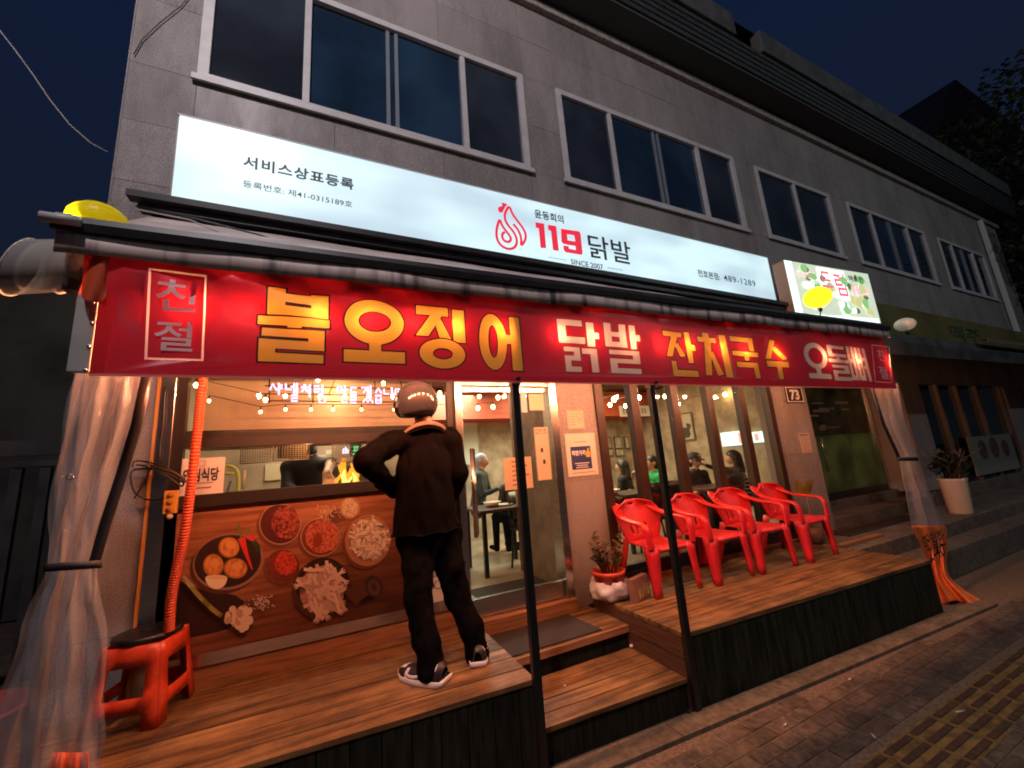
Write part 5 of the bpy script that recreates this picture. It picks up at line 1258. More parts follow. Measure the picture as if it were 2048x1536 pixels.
def body(name, caps, mats, parent, zmin=None, **kw):
    vs, fs, mi = grow(caps, **kw); b = MB()
    if zmin is not None: vs[:, 2] = np.maximum(vs[:, 2], zmin + .006 * np.sin(vs[:, 0] * 40) * (vs[:, 2] < zmin))
    b.v = [tuple(v) for v in vs]; b.f = [list(map(int, f)) for f in fs]; b.sm = [True] * len(fs); b.mi = [int(m) for m in mi]
    return b.build(name, mats, parent, fixn=False)
def cap(a, b, r0, r1=None, m=0, ax=None, fl=1.0): return (tuple(a), tuple(b), r0, r0 if r1 is None else r1, m, ax, fl)
def hand(caps, wrist, d, palm_n, size, m, curl=.5):
    """palm plus five separate fingers along d, thumb leaving the side."""
    wrist, d, pn = V(wrist), V(d).normalized(), V(palm_n).normalized(); sd = d.cross(pn).normalized(); L = size
    kn = wrist + d * L * .48; caps.append(cap(wrist, kn, L * .16, L * .20, m, pn, .5))
    for i, (o, l) in enumerate(((-.16, .40), (-.055, .46), (.05, .43), (.15, .34))):
        a = kn + sd * o * L; b = a + (d * math.cos(curl) + pn * math.sin(curl)) * l * L * .55; c = b + (d * math.cos(curl * 2.2) + pn * math.sin(curl * 2.2)) * l * L * .45
        caps += [cap(a, b, L * .050, L * .045, m), cap(b, c, L * .045, L * .036, m)]
    a = wrist + d * L * .12 - sd * L * .13; b = a - sd * L * .13 + d * L * .16; c = b + d * L * .2 + pn * L * .08
    caps += [cap(a, b, L * .065, L * .055, m), cap(b, c, L * .055, L * .042, m)]
# ------------------------------------------------------------------ the rider
rid = thing('person', 'person in black clothes and silver helmet standing at the kitchen counter with hand on hip', 'person', (.75, 2.72, .48))
J = lambda x, y, Y: np.array(at(x, y, Y))
jack = mat('black_jacket', (.0024, .0016, .0022), .75, var=.4, scale=7, spec=.04); trous = mat('black_trousers', (.0036, .003, .0034), .9, var=.5, scale=9, spec=.04)
head = J(836, 800, 2.86); neck = J(852, 862, 2.86); chest = J(852, 925, 2.85); waist = J(853, 1010, 2.84); hip = J(858, 1072, 2.83)
shL, shR = J(784, 884, 2.85), J(900, 878, 2.88); elL, elR = J(731, 922, 2.74), J(917, 946, 2.84)
haL, haR = J(786, 980, 2.98), J(900, 1000, 3.02)
hiL, hiR = J(830, 1075, 2.83), J(888, 1075, 2.84); knL, knR = J(838, 1205, 2.76), J(916, 1195, 2.82); anL, anR = J(863, 1325, 2.64), J(954, 1296, 2.73)
cx = (1, 0, 0); cy = (0, 1, 0)
# the body itself, one continuous surface from head to ankles, hands with fingers
cs = [cap(head, head, .095, .095, 0), cap(neck, head, .055, .06, 0), cap(chest, neck, .12, .06, 0, cy, .7), cap(chest, hip, .135, .13, 0, cy, .65),
      cap(shL, shR, .05, .05, 0), cap(shL, elL, .045, .038, 0), cap(elL, haL, .036, .026, 0), cap(shR, elR, .045, .038, 0), cap(elR, haR, .036, .026, 0),
      cap(hiL, knL, .075, .05, 0), cap(knL, anL, .05, .034, 0), cap(hiR, knR, .075, .05, 0), cap(knR, anR, .05, .034, 0)]
hand(cs, haL, (.5, .25, -.35), (.3, -.9, 0), .17, 0, .6); hand(cs, haR, (-.55, .5, .1), (0, .2, -1), .17, 0, .6)
body('body', cs, skin, rid, vox=.0095, k=.018)
# jacket: boxy, hem flared, bloused cuffs
mpx = mpp(chest)
cs = [cap(J(852, 878, 2.86), J(850, 940, 2.85), .130, .198, 0, cy, .62), cap(J(850, 940, 2.85), J(853, 1030, 2.84), .198, .206, 0, cy, .62), cap(J(853, 1030, 2.84), J(852, 1090, 2.835), .206, .238, 0, cy, .70),
      cap(J(790, 886, 2.85), J(903, 880, 2.87), .073, .078, 0), cap(J(800, 880, 2.85), neck, .06, .075, 0), cap(J(896, 872, 2.86), neck, .062, .075, 0),
      cap(shL, elL, .080, .074, 0), cap(elL, haL, .074, .054, 0), cap(J(903, 886, 2.87), elR, .080, .072, 0), cap(elR, haR, .072, .052, 0)]
body('jacket', cs, jack, rid, vox=.010, k=.028, fold=.014, fscale=(13, 13, 4), seed=3, zmin=float(J(853, 1062, 2.83)[2]))
cpx = ((803, 870, 2.84), (812, 861, 2.80), (824, 853, 2.765), (840, 847, 2.748), (858, 844, 2.745), (874, 846, 2.757), (886, 852, 2.79), (893, 859, 2.83))
for nm_, d0, d1, dy, m_ in (('collar_lining', -3, 5, 0, mat('tan_collar', (.20, .115, .085), .8)), ('collar', 4, 13, .006, jack)):
    MB().grid([[tuple(at(x, y + d0 + (d1 - d0) * j / 2, Y + dy - .004 * j)) for x, y, Y in cpx] for j in range(3)]).build(nm_, m_, rid, solid=.008, sub=1)
# hem rib and back yoke seam
cs = [cap(J(840, 1070, 2.835), J(880, 1070, 2.84), .160, .160, 0, cy, .66), cap(J(858, 1080, 2.83), J(860, 1112, 2.83), .115, .085, 0), cap(hiL, J(836, 1130, 2.80), .108, .100, 0), cap(J(836, 1130, 2.80), knL, .100, .086, 0), cap(knL, J(852, 1280, 2.68), .086, .076, 0), cap(J(852, 1280, 2.68), J(864, 1338, 2.635), .076, .080, 0),
      cap(hiR, J(900, 1130, 2.82), .108, .098, 0), cap(J(900, 1130, 2.82), knR, .098, .086, 0), cap(knR, J(943, 1255, 2.745), .086, .078, 0), cap(J(943, 1255, 2.745), J(955, 1305, 2.725), .078, .078, 0)]
body('trousers', cs, trous, rid, vox=.010, k=.020, fold=.015, fscale=(12, 12, 8), seed=11)
# helmet
hm = mat('helmet_shell', (.050, .045, .050), .14, var=.1, scale=4, coat=.6); hk = mat('helmet_black', (.015, .013, .016), .3, coat=.3)
hc = J(833, 805, 2.86); hr = 42 * mpp(hc); P = []
yaw = .55
def hp(a, e, r=1.0): # local: -y is the back of the head
    x, y, z = math.cos(e) * math.cos(a) * .90, math.cos(e) * math.sin(a) * 1.06, math.sin(e) * 1.0
    c_, s_ = math.cos(yaw), math.sin(yaw); return (hc[0] + r * hr * (x * c_ - y * s_), hc[1] + r * hr * (x * s_ + y * c_), hc[2] + r * hr * z)
def rimel(a):   # lower edge of the shell: low over the ears, cut up at face (front = +y) and a little at the nape
    f = math.sin(a); return -.72 + .14 * max(0, -f) ** 2 + (1.0 * max(0, f - .55) / .45 if f > .55 else 0)
nA = 48
P = [[hp(2 * math.pi * k / nA, rimel(2 * math.pi * k / nA) + (1.5707 - rimel(2 * math.pi * k / nA)) * j / 16) for k in range(nA + 1)] for j in range(17)]
MB().grid(P).build('helmet', hm, rid, solid=.008)
P = [[hp(2 * math.pi * k / nA, rimel(2 * math.pi * k / nA) + d, rr_) for k in range(nA + 1)] for d, rr_ in ((-.10, .93), (-.13, 1.0), (-.02, 1.03), (.10, 1.025))]
MB().grid(P).build('helmet_trim', hk, rid)
P = [[hp(1.5708 - .95 + 1.9 * k / 16, .22 - .85 * j / 6, 1.06 + .04 * math.sin(j / 6 * 3.1)) for k in range(17)] for j in range(7)]
MB().grid(P).build('visor', mat('visor', (.03, .025, .03), .08, coat=.5), rid, solid=.004)
b = MB(); b.ball(hp(-1.25, .12, 1.015), .009, 8); b.ball(hp(2.75, -.25, 1.02), .016, 10); b.build('snap_button', hk, rid)
MB().grid([[hp(-1.571 - .9 + 1.8 * k / 12, -.80 - .22 * j, .90 - .05 * j) for k in range(13)] for j in range(3)]).build('nape_pad', mat('grey_pad', (.06, .05, .055), .8), rid, solid=.01)
# sneakers
def shoe(heel, toe, outer):
    heel, toe = V(heel), V(toe); d = (toe - heel); L = d.length; d.normalize(); s = V((0, 0, 1)).cross(d); up = V((0, 0, 1))
    root = rid
    def sec(t, zs, wk):
        w = .052 * L / .28 * (.80 + .45 * math.sin(math.pi * min(1, t * .95 + .08)) ** .8 - .38 * max(0, t - .82) / .18) * wk
        return w
    b = MB(); P = []
    prof = lambda t: .085 + .045 * max(0, .35 - t) / .35 - .028 * max(0, t - .45) / .55
    for i in range(15):
        t = i / 14; h = prof(t) * (1 if t < .9 else 1 - (t - .9) * 3); ro = []
        for k in range(13):
            a = math.pi * k / 12; ro.append(heel + d * (L * (.02 + .96 * t)) + s * (math.cos(a) * sec(t, 0, .94) * (1 if 0 < i < 14 else .5)) + up * (.03 + math.sin(a) ** .7 * (h - .03) * (1 if 0 < i < 14 else .55)))
        P.append(ro)
    mi_w = [0, 0, 1, 1, 0, 0, 0, 1, 1, 1, 0, 1, 1, 0, 0]
    up_o = b.grid(P)
    for fi in range(len(b.f)):
        i, k = divmod(fi, 12); t = i / 14; side = k < 4 or k > 7
        w = (t > .72 and not side) or (.62 < t < .70 and side) or (.05 < t < .3 and 4 > min(k, 11 - k) > 1)
        b.mi[fi] = 1 if w else 0
    b.build('sneaker', [mat('sneaker_black', (.02, .013, .013), .5), mat('sneaker_white', (.70, .62, .60), .5)], root, fixn=True)
    b = MB(); P = []
    out = [(0, -.6), (.01, -.95), (.12, -1), (.5, -1.02), (.78, -1.06), (.93, -.8), (1, -.3), (1, .3), (.93, .8), (.78, 1.06), (.5, 1.02), (.12, 1), (.01, .95), (0, .6)]
    for z, g in ((0, .97), (.006, 1.0), (.030, 1.02), (.034, .98)):
        P.append([heel + d * (L * (.5 + (t - .5) * g)) + s * (w * sec(min(.99, max(.01, t)), 0, 1.0) * g * (1 if 0 < t < 1 else .9)) + up * z for t, w in out + out[:1]])
    b.grid(P); b.add(P[0][:-1], [range(len(out))]); b.build('sneaker_sole', MATS['sneaker_white'], root)
    if outer:
        b = MB(); sd = s * outer
        pts = [(.66, .052), (.60, .042), (.52, .040), (.42, .050), (.30, .068), (.22, .083)]
        w = [.006, .012, .013, .010, .007, .002]
        rows = [[heel + d * (L * t) + sd * (sec(t, 0, 1) * .99) + up * (z + q) for t, z in [pt]][0] for pt, wq in zip(pts, w) for q in (-wq, wq)]
        b.grid([rows[0::2], rows[1::2]]); b.build('side_stripe', MATS['sneaker_white'], root, solid=.003)
hl, tl_ = atz(893, 1368, .4815), atz(803, 1352, .4815)
hr2 = atz(957, 1336, .4815)
shoe((hl[0], hl[1], .4815), (tl_[0] - .01, tl_[1] + .03, .4815), 1)
shoe((hr2[0], hr2[1], .4815), (hr2[0] + .10, hr2[1] + .26, .4815), -1)
# ================================================================== INSIDE THE RESTAURANT
inside = thing('restaurant_interior', 'warm lit restaurant room with rough concrete walls seen through the glass', 'interior', (3, 6, .5))
cwall = mat('rough_concrete', (.40, .33, .235), .85, var=.35, scale=5, bump=.25, bscale=18, col2=(.46, .39, .29))
MB().box(-1.3, 6.3, 3.47, 9.0, .44, .49).build('room_floor', mat('room_floor', (.26, .20, .135), .4, var=.3, scale=3), inside)
MB().box(-1.3, 6.3, 3.5, 9.0, 3.02, 3.1).build('room_ceiling', mat('room_ceiling', (.10, .055, .035), .8, var=.4, scale=2), inside)
MB().box(1.3, 6.45, 7.0, 7.1, .49, 3.02).build('back_wall', cwall, inside)
MB().box(6.42, 6.5, 3.64, 7.0, .49, 3.02).build('side_wall', cwall, inside)
MB().box(-1.35, -1.25, 3.64, 7.1, .49, 3.02).build('side_wall', mat('kitchen_wall', (.34, .265, .19), .5, var=.2, scale=4), inside)
MB().box(-1.25, 1.3, 5.6, 5.7, .49, 3.02).build('kitchen_wall', MATS['kitchen_wall'], inside)
MB().box(2.12, 2.22, 3.64, 4.5, .49, 3.02).build('entry_partition', mat('brown_wall', (.17, .105, .06), .6, var=.3, scale=5), inside)
MB().box(1.3, 6.4, 6.4, 6.99, 2.50, 3.0).build('red_beam', mat('red_beam', (.40, .07, .03), .6), inside)
MB().box(-.84, 1.02, 3.60, 3.75, 2.05, 2.10).build('shelf', brownframe, inside)
MB().box(-.9, 1.02, 4.0, 4.06, 2.02, 3.0).build('hood_front', mat('cream_panel', (.52, .36, .24), .5, var=.12, scale=3), inside)
MB().box(-.9, 1.02, 3.75, 3.99, 1.985, 2.03).build('hood_rail', mat('red_rail', (.24, .07, .04), .5), inside)
MB().box(.1, .45, 3.93, 3.99, 2.04, 2.10).box(.52, .8, 3.93, 3.99, 2.04, 2.10).build('red_box', MATS['red_beam'], inside)
cnt = MB().box(-.86, 1.03, 3.50, 4.15, 1.50, 1.53).build('kitchen_counter', steel, inside)
MB().box(-.86, 1.03, 3.55, 3.6, .5, 1.49).build('counter_front', darksteel, inside)
MB().box(.0, .75, 5.2, 5.58, 1.86, 1.88).build('wall_shelf', steel, inside)
MB().box(1.31, 2.6, 6.96, 6.995, 1.75, 2.55).build('light_wall', mat('pale_wall', (.55, .58, .48), .6), inside)
def on_x(x, y, X): d = ray(x, y); return CAM + d * (X / d[0])
rs = random.Random(9)
for nm, x0, x1, z0, z1, lab in (('framed_poster', 5.05, 5.55, 1.75, 2.55, None),):
    t = thing('framed_poster', 'large framed black and white poster on the concrete wall behind the capped diner', 'poster', ((x0 + x1) / 2, 6.97, z0))
    p0, p1 = on_x(1357, 828, 6.41), on_x(1393, 880, 6.41); y0, y1, z0, z1 = p1[1], p0[1], p1[2], p0[2]
    MB().box(6.385, 6.415, y0, y1, z0, z1).build('frame', mat('frame_grey', (.15, .14, .12), .5), t); MB().box(6.38, 6.384, y0 + .03, y1 - .03, z0 + .03, z1 - .03).build('sheet', mat('poster_sheet', (.50, .45, .36), .6), t)
    b = MB()
    for i in range(12): cx_, cz = rs.uniform(y0 + .1, y1 - .1), rs.uniform(z0 + .1, z0 + (z1 - z0) * .6); b.add([(6.376 - .0003 * i, cx_ + rs.uniform(.03, .09) * math.cos(k), cz + rs.uniform(.04, .1) * math.sin(k)) for k in range(6)], [range(6)])
    b.build('printed_figure', mat('poster_dark', (.06, .055, .05), .6), t)
fr_g = None
for r_, (y0, y1, xs_) in enumerate(((868, 897, (1194, 1210, 1226, 1246, 1261)), (892, 912, (1196, 1212, 1229, 1250)))):
    for i in range(len(xs_) - 1):
        p0, p1 = at(xs_[i] + 1, y0, 6.97), at(xs_[i + 1] - 1, y1, 6.97); d = -.0 * i
        t = thing('framed_photo', 'small framed photo in the %s row on the wall, %s' % (('upper', 'lower')[r_], ('leftmost', 'second from left', 'third from left', 'rightmost')[i] if r_ == 0 else ('leftmost', 'middle', 'rightmost')[i]), 'framed photo', ((p0[0] + p1[0]) / 2, 6.97, p1[2]), 'framed photos on the wall')
        MB().box(p0[0], p1[0], 6.97, 6.995, p1[2], p0[2] - .06).build('frame', mat('frame_dark', (.07, .05, .035), .5), t); MB().box(p0[0] + .02, p1[0] - .02, 6.965, 6.969, p1[2] + .02, p0[2] - .08).build('picture', mat('pic%d' % (i % 3), [(.50, .44, .34), (.38, .33, .25), (.55, .50, .40)][i % 3], .6, var=.3, scale=6), t)
t = thing('wall_sign', 'pale wall panel with hanging lettering seen high through the folding glass doors', 'sign', (4.6, 6.38, 2.6))
p0, p1 = at(1238, 812, 6.38), at(1300, 832, 6.38); MB().box(p0[0], p1[0], 6.37, 6.39, p1[2], p0[2]).build('panel', mat('lit_panel', (.55, .50, .38), .5, emis=(.5, .42, .28), estr=.25), t)
b = MB()
for i in range(9): x = p0[0] + (p1[0] - p0[0]) * (.1 + .09 * i); b.box(x, x + .03, 6.365, 6.369, p1[2] + .05, p0[2] - .05)
b.build('printed_line', MATS['brown_ink'], t)
for i, (xa, xb, ya, yb, rx) in enumerate(((1441, 1484, 866, 890, 1481), (1499, 1541, 865, 883, 1513))):
    p0, p1 = on_x(xa, ya, 6.38), on_x(xb, yb, 6.38); y0, y1, z0, z1 = p1[1], p0[1], p1[2], p0[2]
    t = thing('sign_reflection', ('glowing white strip standing in for a reflected street sign, left of the last door post', 'glowing white strip standing in for a reflected street sign, right of the last door post')[i], 'reflection', (6.38, y0, z0), 'reflected sign strips')  # glowing strips added in place of a sign reflected in the glass
    MB().box(6.37, 6.40, y0, y1, z0, z1).build('lit_face', glow('reflection_glow', (.50, .80, .78), 1.0), t)
    q = on_x(rx, (ya + yb) / 2, 6.36); MB().box(6.355, 6.369, q[1] - .03, q[1] + .03, z0 + .03, z1 - .03).build('red_symbol', glow('reflection_red', (.9, .04, .10), 1.2), t)
    MB().box(6.401, 6.419, y0 + .05, y1 - .05, z0 + .02, z1 - .02).build('back_plate', blackplastic, t)
# ---------- kitchen things
bk_m = mat('grill_wire', (.75, .42, .24), .4, .1)
def basket(x0, y0, x1, y1, Y, lab, dens):
    p0, p1 = at(x0, y0, Y), at(x1, y1, Y); t = thing('grill_basket', lab, 'grill basket', ((p0[0] + p1[0]) / 2, Y, p1[2]), 'grill baskets hanging over the counter')
    b = MB(); X0, X1, Z0, Z1 = p0[0], p1[0], p1[2], p0[2]
    b.tube([(X0, Y, Z0), (X1, Y, Z0), (X1, Y, Z1), (X0, Y, Z1), (X0, Y, Z0)], .0045, 6); b.build('rim', bk_m, t); b = MB()
    for i in range(1, dens): x = X0 + (X1 - X0) * i / dens; b.tube([(x, Y, Z0), (x, Y, Z1)], .0026, 4)
    for i in range(1, dens): z = Z0 + (Z1 - Z0) * i / dens; b.tube([(X0, Y + .003, z), (X1, Y + .003, z)], .0026, 4)
    b.build('mesh', bk_m, t)
    m = (X0 + X1) / 2; b = MB(); b.tube([(m - .02, Y, Z1), (m - .02, Y, 2.0)], .003, 5).tube([(m + .02, Y, Z1), (m + .02, Y, 2.0)], .003, 5).build('handle', bk_m, t); return t
basket(484, 868, 545, 924, 3.70, 'leftmost square grill basket hanging over the kitchen counter', 13)
basket(549, 868, 618, 918, 3.76, 'middle grill basket with dark soot hanging in front of the cook', 13)
basket(665, 873, 727, 921, 3.70, 'grill basket near the rider with two lit signs behind it', 13)
b = MB(); b.grid([[(at(555 + 58 * i / 5, 872 + 44 * j / 4, 3.79)) for i in range(6)] for j in range(5)]); o = b.build('hanging_cloth', mat('soot_cloth', (.05, .025, .018), .9)); tag(o, 'dark sooty cloth hanging behind the middle grill basket', 'cloth'); WL[o] = WL[o]
q0, q1 = at(684, 905, 4.1), at(698, 910, 4.1)
sgn = thing('house_sign', 'tiny lit white house shaped sign behind the right grill basket', 'lit sign', tuple(at(690, 902, 4.3)))
hx = lambda x, y: (lambda p: (p[0], p[2]))(at(x, y, 4.3))
MB().xz([hx(685, 908), hx(697, 908), hx(697, 901), hx(699, 901), hx(691, 893), hx(683, 901), hx(685, 901)], 4.29, 4.31).build('lit_face', glow('house_glow', (.75, .75, 1.0), 1.6), sgn)
MB().tube([tuple(at(691, 893, 4.3)), tuple(at(691, 840, 4.3))], .003, 4).build('hanger', blackplastic, sgn)
sgn = thing('green_sign', 'small lit green sign hanging beside the white house sign', 'lit sign', tuple(at(711, 902, 4.3)))
p0, p1 = at(705, 893, 4.3), at(718, 908, 4.3); put_text('프', p0[0], p1[0], p1[2], p0[2], 4.3, glow('green_glow', (.02, .80, .28), 1.6), sgn, name='lit_letter', bold=.03)
MB().box(p0[0] - .02, p1[0] + .02, 4.31, 4.33, p1[2] - .02, p0[2] + .02).build('back_plate', blackplastic, sgn); MB().tube([((p0[0] + p1[0]) / 2, 4.32, p0[2]), ((p0[0] + p1[0]) / 2, 4.32, 3.0)], .003, 4).build('hanger', blackplastic, sgn)
fz = thing('grill_flame', 'orange flames leaping from the grill behind the counter', 'flame', tuple(at(695, 965, 3.75)))
b = MB()
for i, (fx, h, w) in enumerate(((683, 42, 7), (690, 56, 8), (698, 36, 7), (707, 46, 8), (714, 30, 6), (677, 24, 5))):
    P = []
    for j in range(8):
        t = j / 7; ww = w * (math.sin(math.pi * (.18 + .82 * (1 - t))) ** .8) * (1 - t * .3); ox = 5 * math.sin(t * 4 + i * 2)
        c_ = at(fx + ox, 972 - h * t, 3.74 + .02 * (i % 3)); q = mpp(c_) * ww; P.append([(c_[0] + q * math.cos(k), c_[1] + q * .6 * math.sin(k), c_[2]) for k in np.linspace(0, 6.283, 9)])
    b.grid(P)
b.build('flame_tongues', mat('flame', (.2, .05, .0), .5, emis=(1.0, .30, .02), estr=1.3), fz)
b = MB()
for i, (fx, h, w) in enumerate(((684, 24, 4), (691, 34, 5), (699, 20, 4), (707, 28, 5))):
    P = []
    for j in range(7):
        t = j / 6; c_ = at(fx + 4 * math.sin(t * 4 + i * 2), 972 - h * t, 3.70); q = mpp(c_) * w * (1 - t) ** .6 * (.6 + t); P.append([(c_[0] + q * math.cos(k), c_[1] + q * .5 * math.sin(k), c_[2]) for k in np.linspace(0, 6.283, 9)])
    b.grid(P)
b.build('flame_cores', mat('flame_core', (.3, .15, .0), .5, emis=(1.0, .62, .12), estr=1.8), fz)
stv = MB().box(.25, .75, 3.62, 4.05, 1.531, 1.57); o = stv.build('grill_pan', darksteel, bevel=.005); tag(o, 'dark flat grill pan on the counter under the flames', 'grill')
p0, p1 = at(758, 934, 3.60), at(788, 966, 3.60); o = MB().box(p0[0], p1[0] + .06, 3.60, 3.75, 1.531, 1.63).build('metal_tray', mat('tray', (.45, .30, .20), .3, .7), bevel=.005); tag(o, 'metal tray glimpsed between the rider and their bent arm', 'tray')
fct = thing('green_faucet', 'curved lime green tube and frame beside the white notice in the kitchen window', 'faucet', tuple(at(470, 950, 3.62)))
MB().tube(sub_pts([V(at(x, y, 3.62)) for x, y in ((476, 985), (477, 955), (472, 938), (455, 930), (443, 938), (440, 946), (450, 946), (468, 947))], 5), .012, 8).build('tube', mat('lime', (.36, .46, .10), .4), fct)
MB().tube(sub_pts([V(at(x, y, 3.60)) for x, y in ((455, 985), (458, 972), (462, 962))], 4), .008, 8).build('spring', steel, fct)
o = MB().tube([tuple(at(486, 978, 3.7)), tuple(at(489, 940, 3.7))], .012, 10).build('glass_bottle', mat('bottle_glass', (.4, .36, .28), .15)); tag(o, 'slim pale bottle right of the lime green tube', 'bottle')
t = thing('wall_paper_sheet', 'cream paper sheet taped to the kitchen wall left of the cook', 'notice', tuple(at(545, 940, 5.58))); p0, p1 = at(531, 928, 5.585), at(562, 959, 5.585); MB().box(p0[0], p1[0], 5.58, 5.595, p1[2], p0[2]).build('sheet', mat('cream_sheet', (.55, .48, .32), .6), t)
t = thing('microwave_rack', 'white metal rack and tray on the kitchen wall shelf behind the cook', 'rack', tuple(at(640, 900, 5.3)))
b = MB(); pts = [tuple(at(x, y, 5.3)) for x, y in ((624, 910), (624, 886), (664, 882))]; b.tube(pts, .015, 6); p0, p1 = at(628, 902, 5.3), at(652, 915, 5.3); b.box(p0[0], p1[0], 5.2, 5.4, p1[2], p1[2] + .03); b.box(p0[0] + .2, p1[0], 5.25, 5.35, p1[2] + .03, p0[2]); b.build('rack_frame', mat('rack_white', (.62, .60, .52), .4), t)
nsn = thing('safe_restaurant_notice', 'white notice with bold black lettering in the kitchen window behind the orange hose', 'notice', (-.66, 3.39, 1.7))
p0, p1 = at(365, 918, 3.395), at(446, 987, 3.395); MB().box(p0[0], p1[0], 3.393, 3.398, p1[2], p0[2]).build('paper', mat('pink_white', (.74, .62, .58), .6), nsn)
text_px('안심식당', (358 + 9, 938), (437, 961), 3.390, ink, nsn, bold=.035)
b = MB(); c0 = at(404, 927, 3.391); frame_rect(b, c0[0] - .018, c0[0] + .018, c0[2] - .018, c0[2] + .018, .003, 3.390, 3.391); c1 = at(404, 967, 3.391); b.box(c1[0] - .05, c1[0] + .06, 3.390, 3.391, c1[2], c1[2] + .006); c1 = at(404, 977, 3.391); b.box(c1[0] - .03, c1[0] + .05, 3.390, 3.391, c1[2], c1[2] + .009); b.build('printed_line', MATS['brown_ink'], nsn)
# neon
neo = thing('neon_sign', 'pink neon lettering on a dark rack behind the transom window', 'neon sign', tuple(at(670, 790, 3.56)))
NS = (300 / 2048.0, 530, 740)
def nz(x, y, Y=3.54): return tuple(at(NS[1] + x * NS[0], NS[2] + y * NS[0], Y))
NE = [[(65, 270), (105, 190), (160, 275)], [(190, 180), (190, 335)], [(190, 205), (240, 215)], [(190, 245), (238, 252)], [(285, 190), (285, 265), (365, 265)], [(352, 228), (400, 228)], [(400, 180), (400, 330)], [(437, 178), (437, 332)], [(355, 347), (440, 347), (440, 385), (362, 385), (362, 425), (442, 425)],
      [(525, 205), (560, 205)], [(490, 235), (590, 235)], [(545, 237), (500, 298)], [(545, 250), (585, 302)], [(570, 278), (610, 278)], [(610, 200), (610, 370)], [(665, 220), (735, 220), (735, 256), (672, 256), (672, 296), (740, 296)], [(745, 262), (785, 262)], [(785, 205), (785, 345)], [(740, 367), (822, 367), (822, 440), (742, 440), (740, 367)],
      [(990, 230), (1045, 230), (1045, 302), (990, 302), (990, 230)], [(1090, 215), (1090, 362)], [(1090, 265), (1135, 265)], [(1055, 375), (1055, 440), (1122, 440)], [(1250, 240), (1175, 240), (1175, 305), (1248, 305)], [(1165, 340), (1252, 340)], [(1165, 370), (1242, 370), (1242, 407), (1170, 407), (1170, 446), (1246, 446)],
      [(1315, 240), (1382, 240), (1345, 312)], [(1372, 272), (1405, 272)], [(1405, 225), (1405, 370)], [(1440, 213), (1440, 376)], [(1340, 442), (1372, 392), (1403, 440), (1437, 395), (1475, 446)], [(1510, 312), (1547, 250), (1590, 317)], [(1503, 350), (1592, 350)], [(1515, 378), (1515, 452), (1582, 452), (1582, 378)], [(1517, 416), (1580, 416)],
      [(1627, 260), (1627, 327), (1690, 327)], [(1732, 240), (1732, 368)], [(1840, 262), (1780, 262), (1780, 332), (1840, 332)], [(1885, 245), (1885, 375)], [(1885, 300), (1925, 300)]]
b = MB()
for s_ in NE: b.tube([nz(*p) for p in s_], .0064, 6)
b.build('neon_tube', mat('neon', (.5, .2, .5), .4, emis=(1.0, .42, .92), estr=2.6), neo)
b = MB()
for x in (60, 655, 1500, 1860): b.tube([nz(x, 60, 3.575), nz(x, 450 if x < 700 else 480, 3.575)], .005, 5)
for y, y2 in ((215, 262), (325, 352), (420, 440)): b.tube([nz(0, y, 3.57), nz(1860, y2, 3.57)], .005, 5)
b.tube([nz(870, 340, 3.57), nz(970, 100, 3.57)], .004, 5); b.build('rack_bar', brownframe, neo)
# string bulbs: transom and room
NTH = ('first', 'second', 'third', 'fourth', 'fifth', 'sixth', 'seventh', 'eighth', 'ninth', 'tenth', 'eleventh', 'twelfth', 'thirteenth', 'fourteenth', 'fifteenth', 'sixteenth', 'seventeenth', 'eighteenth')
def bulb_string(pts, label, group, r=.017, m=bulbm, wire=True):
    first = None
    pts = sorted(pts, key=lambda q: q[0] / q[1])
    for ni, p in enumerate(pts):
        if first is None:
            first = thing('string_bulb', label + ', ' + NTH[ni] + ' from the left', 'light bulb', tuple(p), group)
            MB().ball(p, r, 10, (1, 1, 1.25)).build('bulb', m, first); MB().tube([(p[0], p[1], p[2] + r * 1.1), (p[0], p[1], p[2] + r * 1.1 + .03)], r * .55, 6).build('socket', blackplastic, first)
        else: q_ = clone(first); q_.location = tuple(p); q_['label'] = label + ', ' + NTH[ni] + ' from the left'
    if wire:
        o = MB().tube([(p[0], p[1] + .003, p[2] + r * 1.2 + .03) for p in sorted(pts, key=lambda q: q[0])], .003, 4).build('light_cord', blackplastic); tag(o, 'thin black cord of the ' + group, 'cord', None)
small = glow('small_bulb', (1.0, .52, .17), 28.0)
bulb_string([np.array(at(x, y, 3.52)) for x, y in ((418, 802), (521, 824), (571, 819), (622, 819), (666, 819), (723, 819), (788, 819), (894, 818))], 'small clear bulb in the low string behind the transom window', 'transom bulb string', .010, small)
bulb_string([np.array(at(x, y, 3.60)) for x, y in ((392, 770), (636, 760), (767, 767), (880, 786), (531, 800))], 'larger warm bulb behind the pink neon lettering', 'bulbs behind the neon lettering', .015, glow('mid_bulb', (1.0, .55, .18), 50.0))
bulb_string([np.array(at(x, y, 4.6)) for x, y in ((956, 816), (986, 814), (996, 795), (1052, 845))], 'warm bulb hanging inside the entrance door', 'bulbs inside the entrance', .024, small)
bulb_string([np.array(at(x, y, Y_)) for x, y, Y_ in ((1189, 809, 5.2), (1220, 810, 5.4), (1228, 799, 4.4), (1251, 812, 5.6), (1278, 795, 4.4), (1303, 804, 5.4), (1330, 793, 5.0), (1357, 808, 5.2), (1450, 789, 4.6), (1494, 777, 4.6))], 'warm bulb hanging inside the folding glass doors', 'bulbs in the dining room', .028, glow('room_bulb', (1.0, .60, .24), 60.0))
hpl = thing('hanging_plant', 'small green hanging plant lit from above near the left door post', 'plant', tuple(at(1199, 785, 3.9))); b = MB(); rr = random.Random(8)
hp0 = V(at(1198, 782, 3.9))
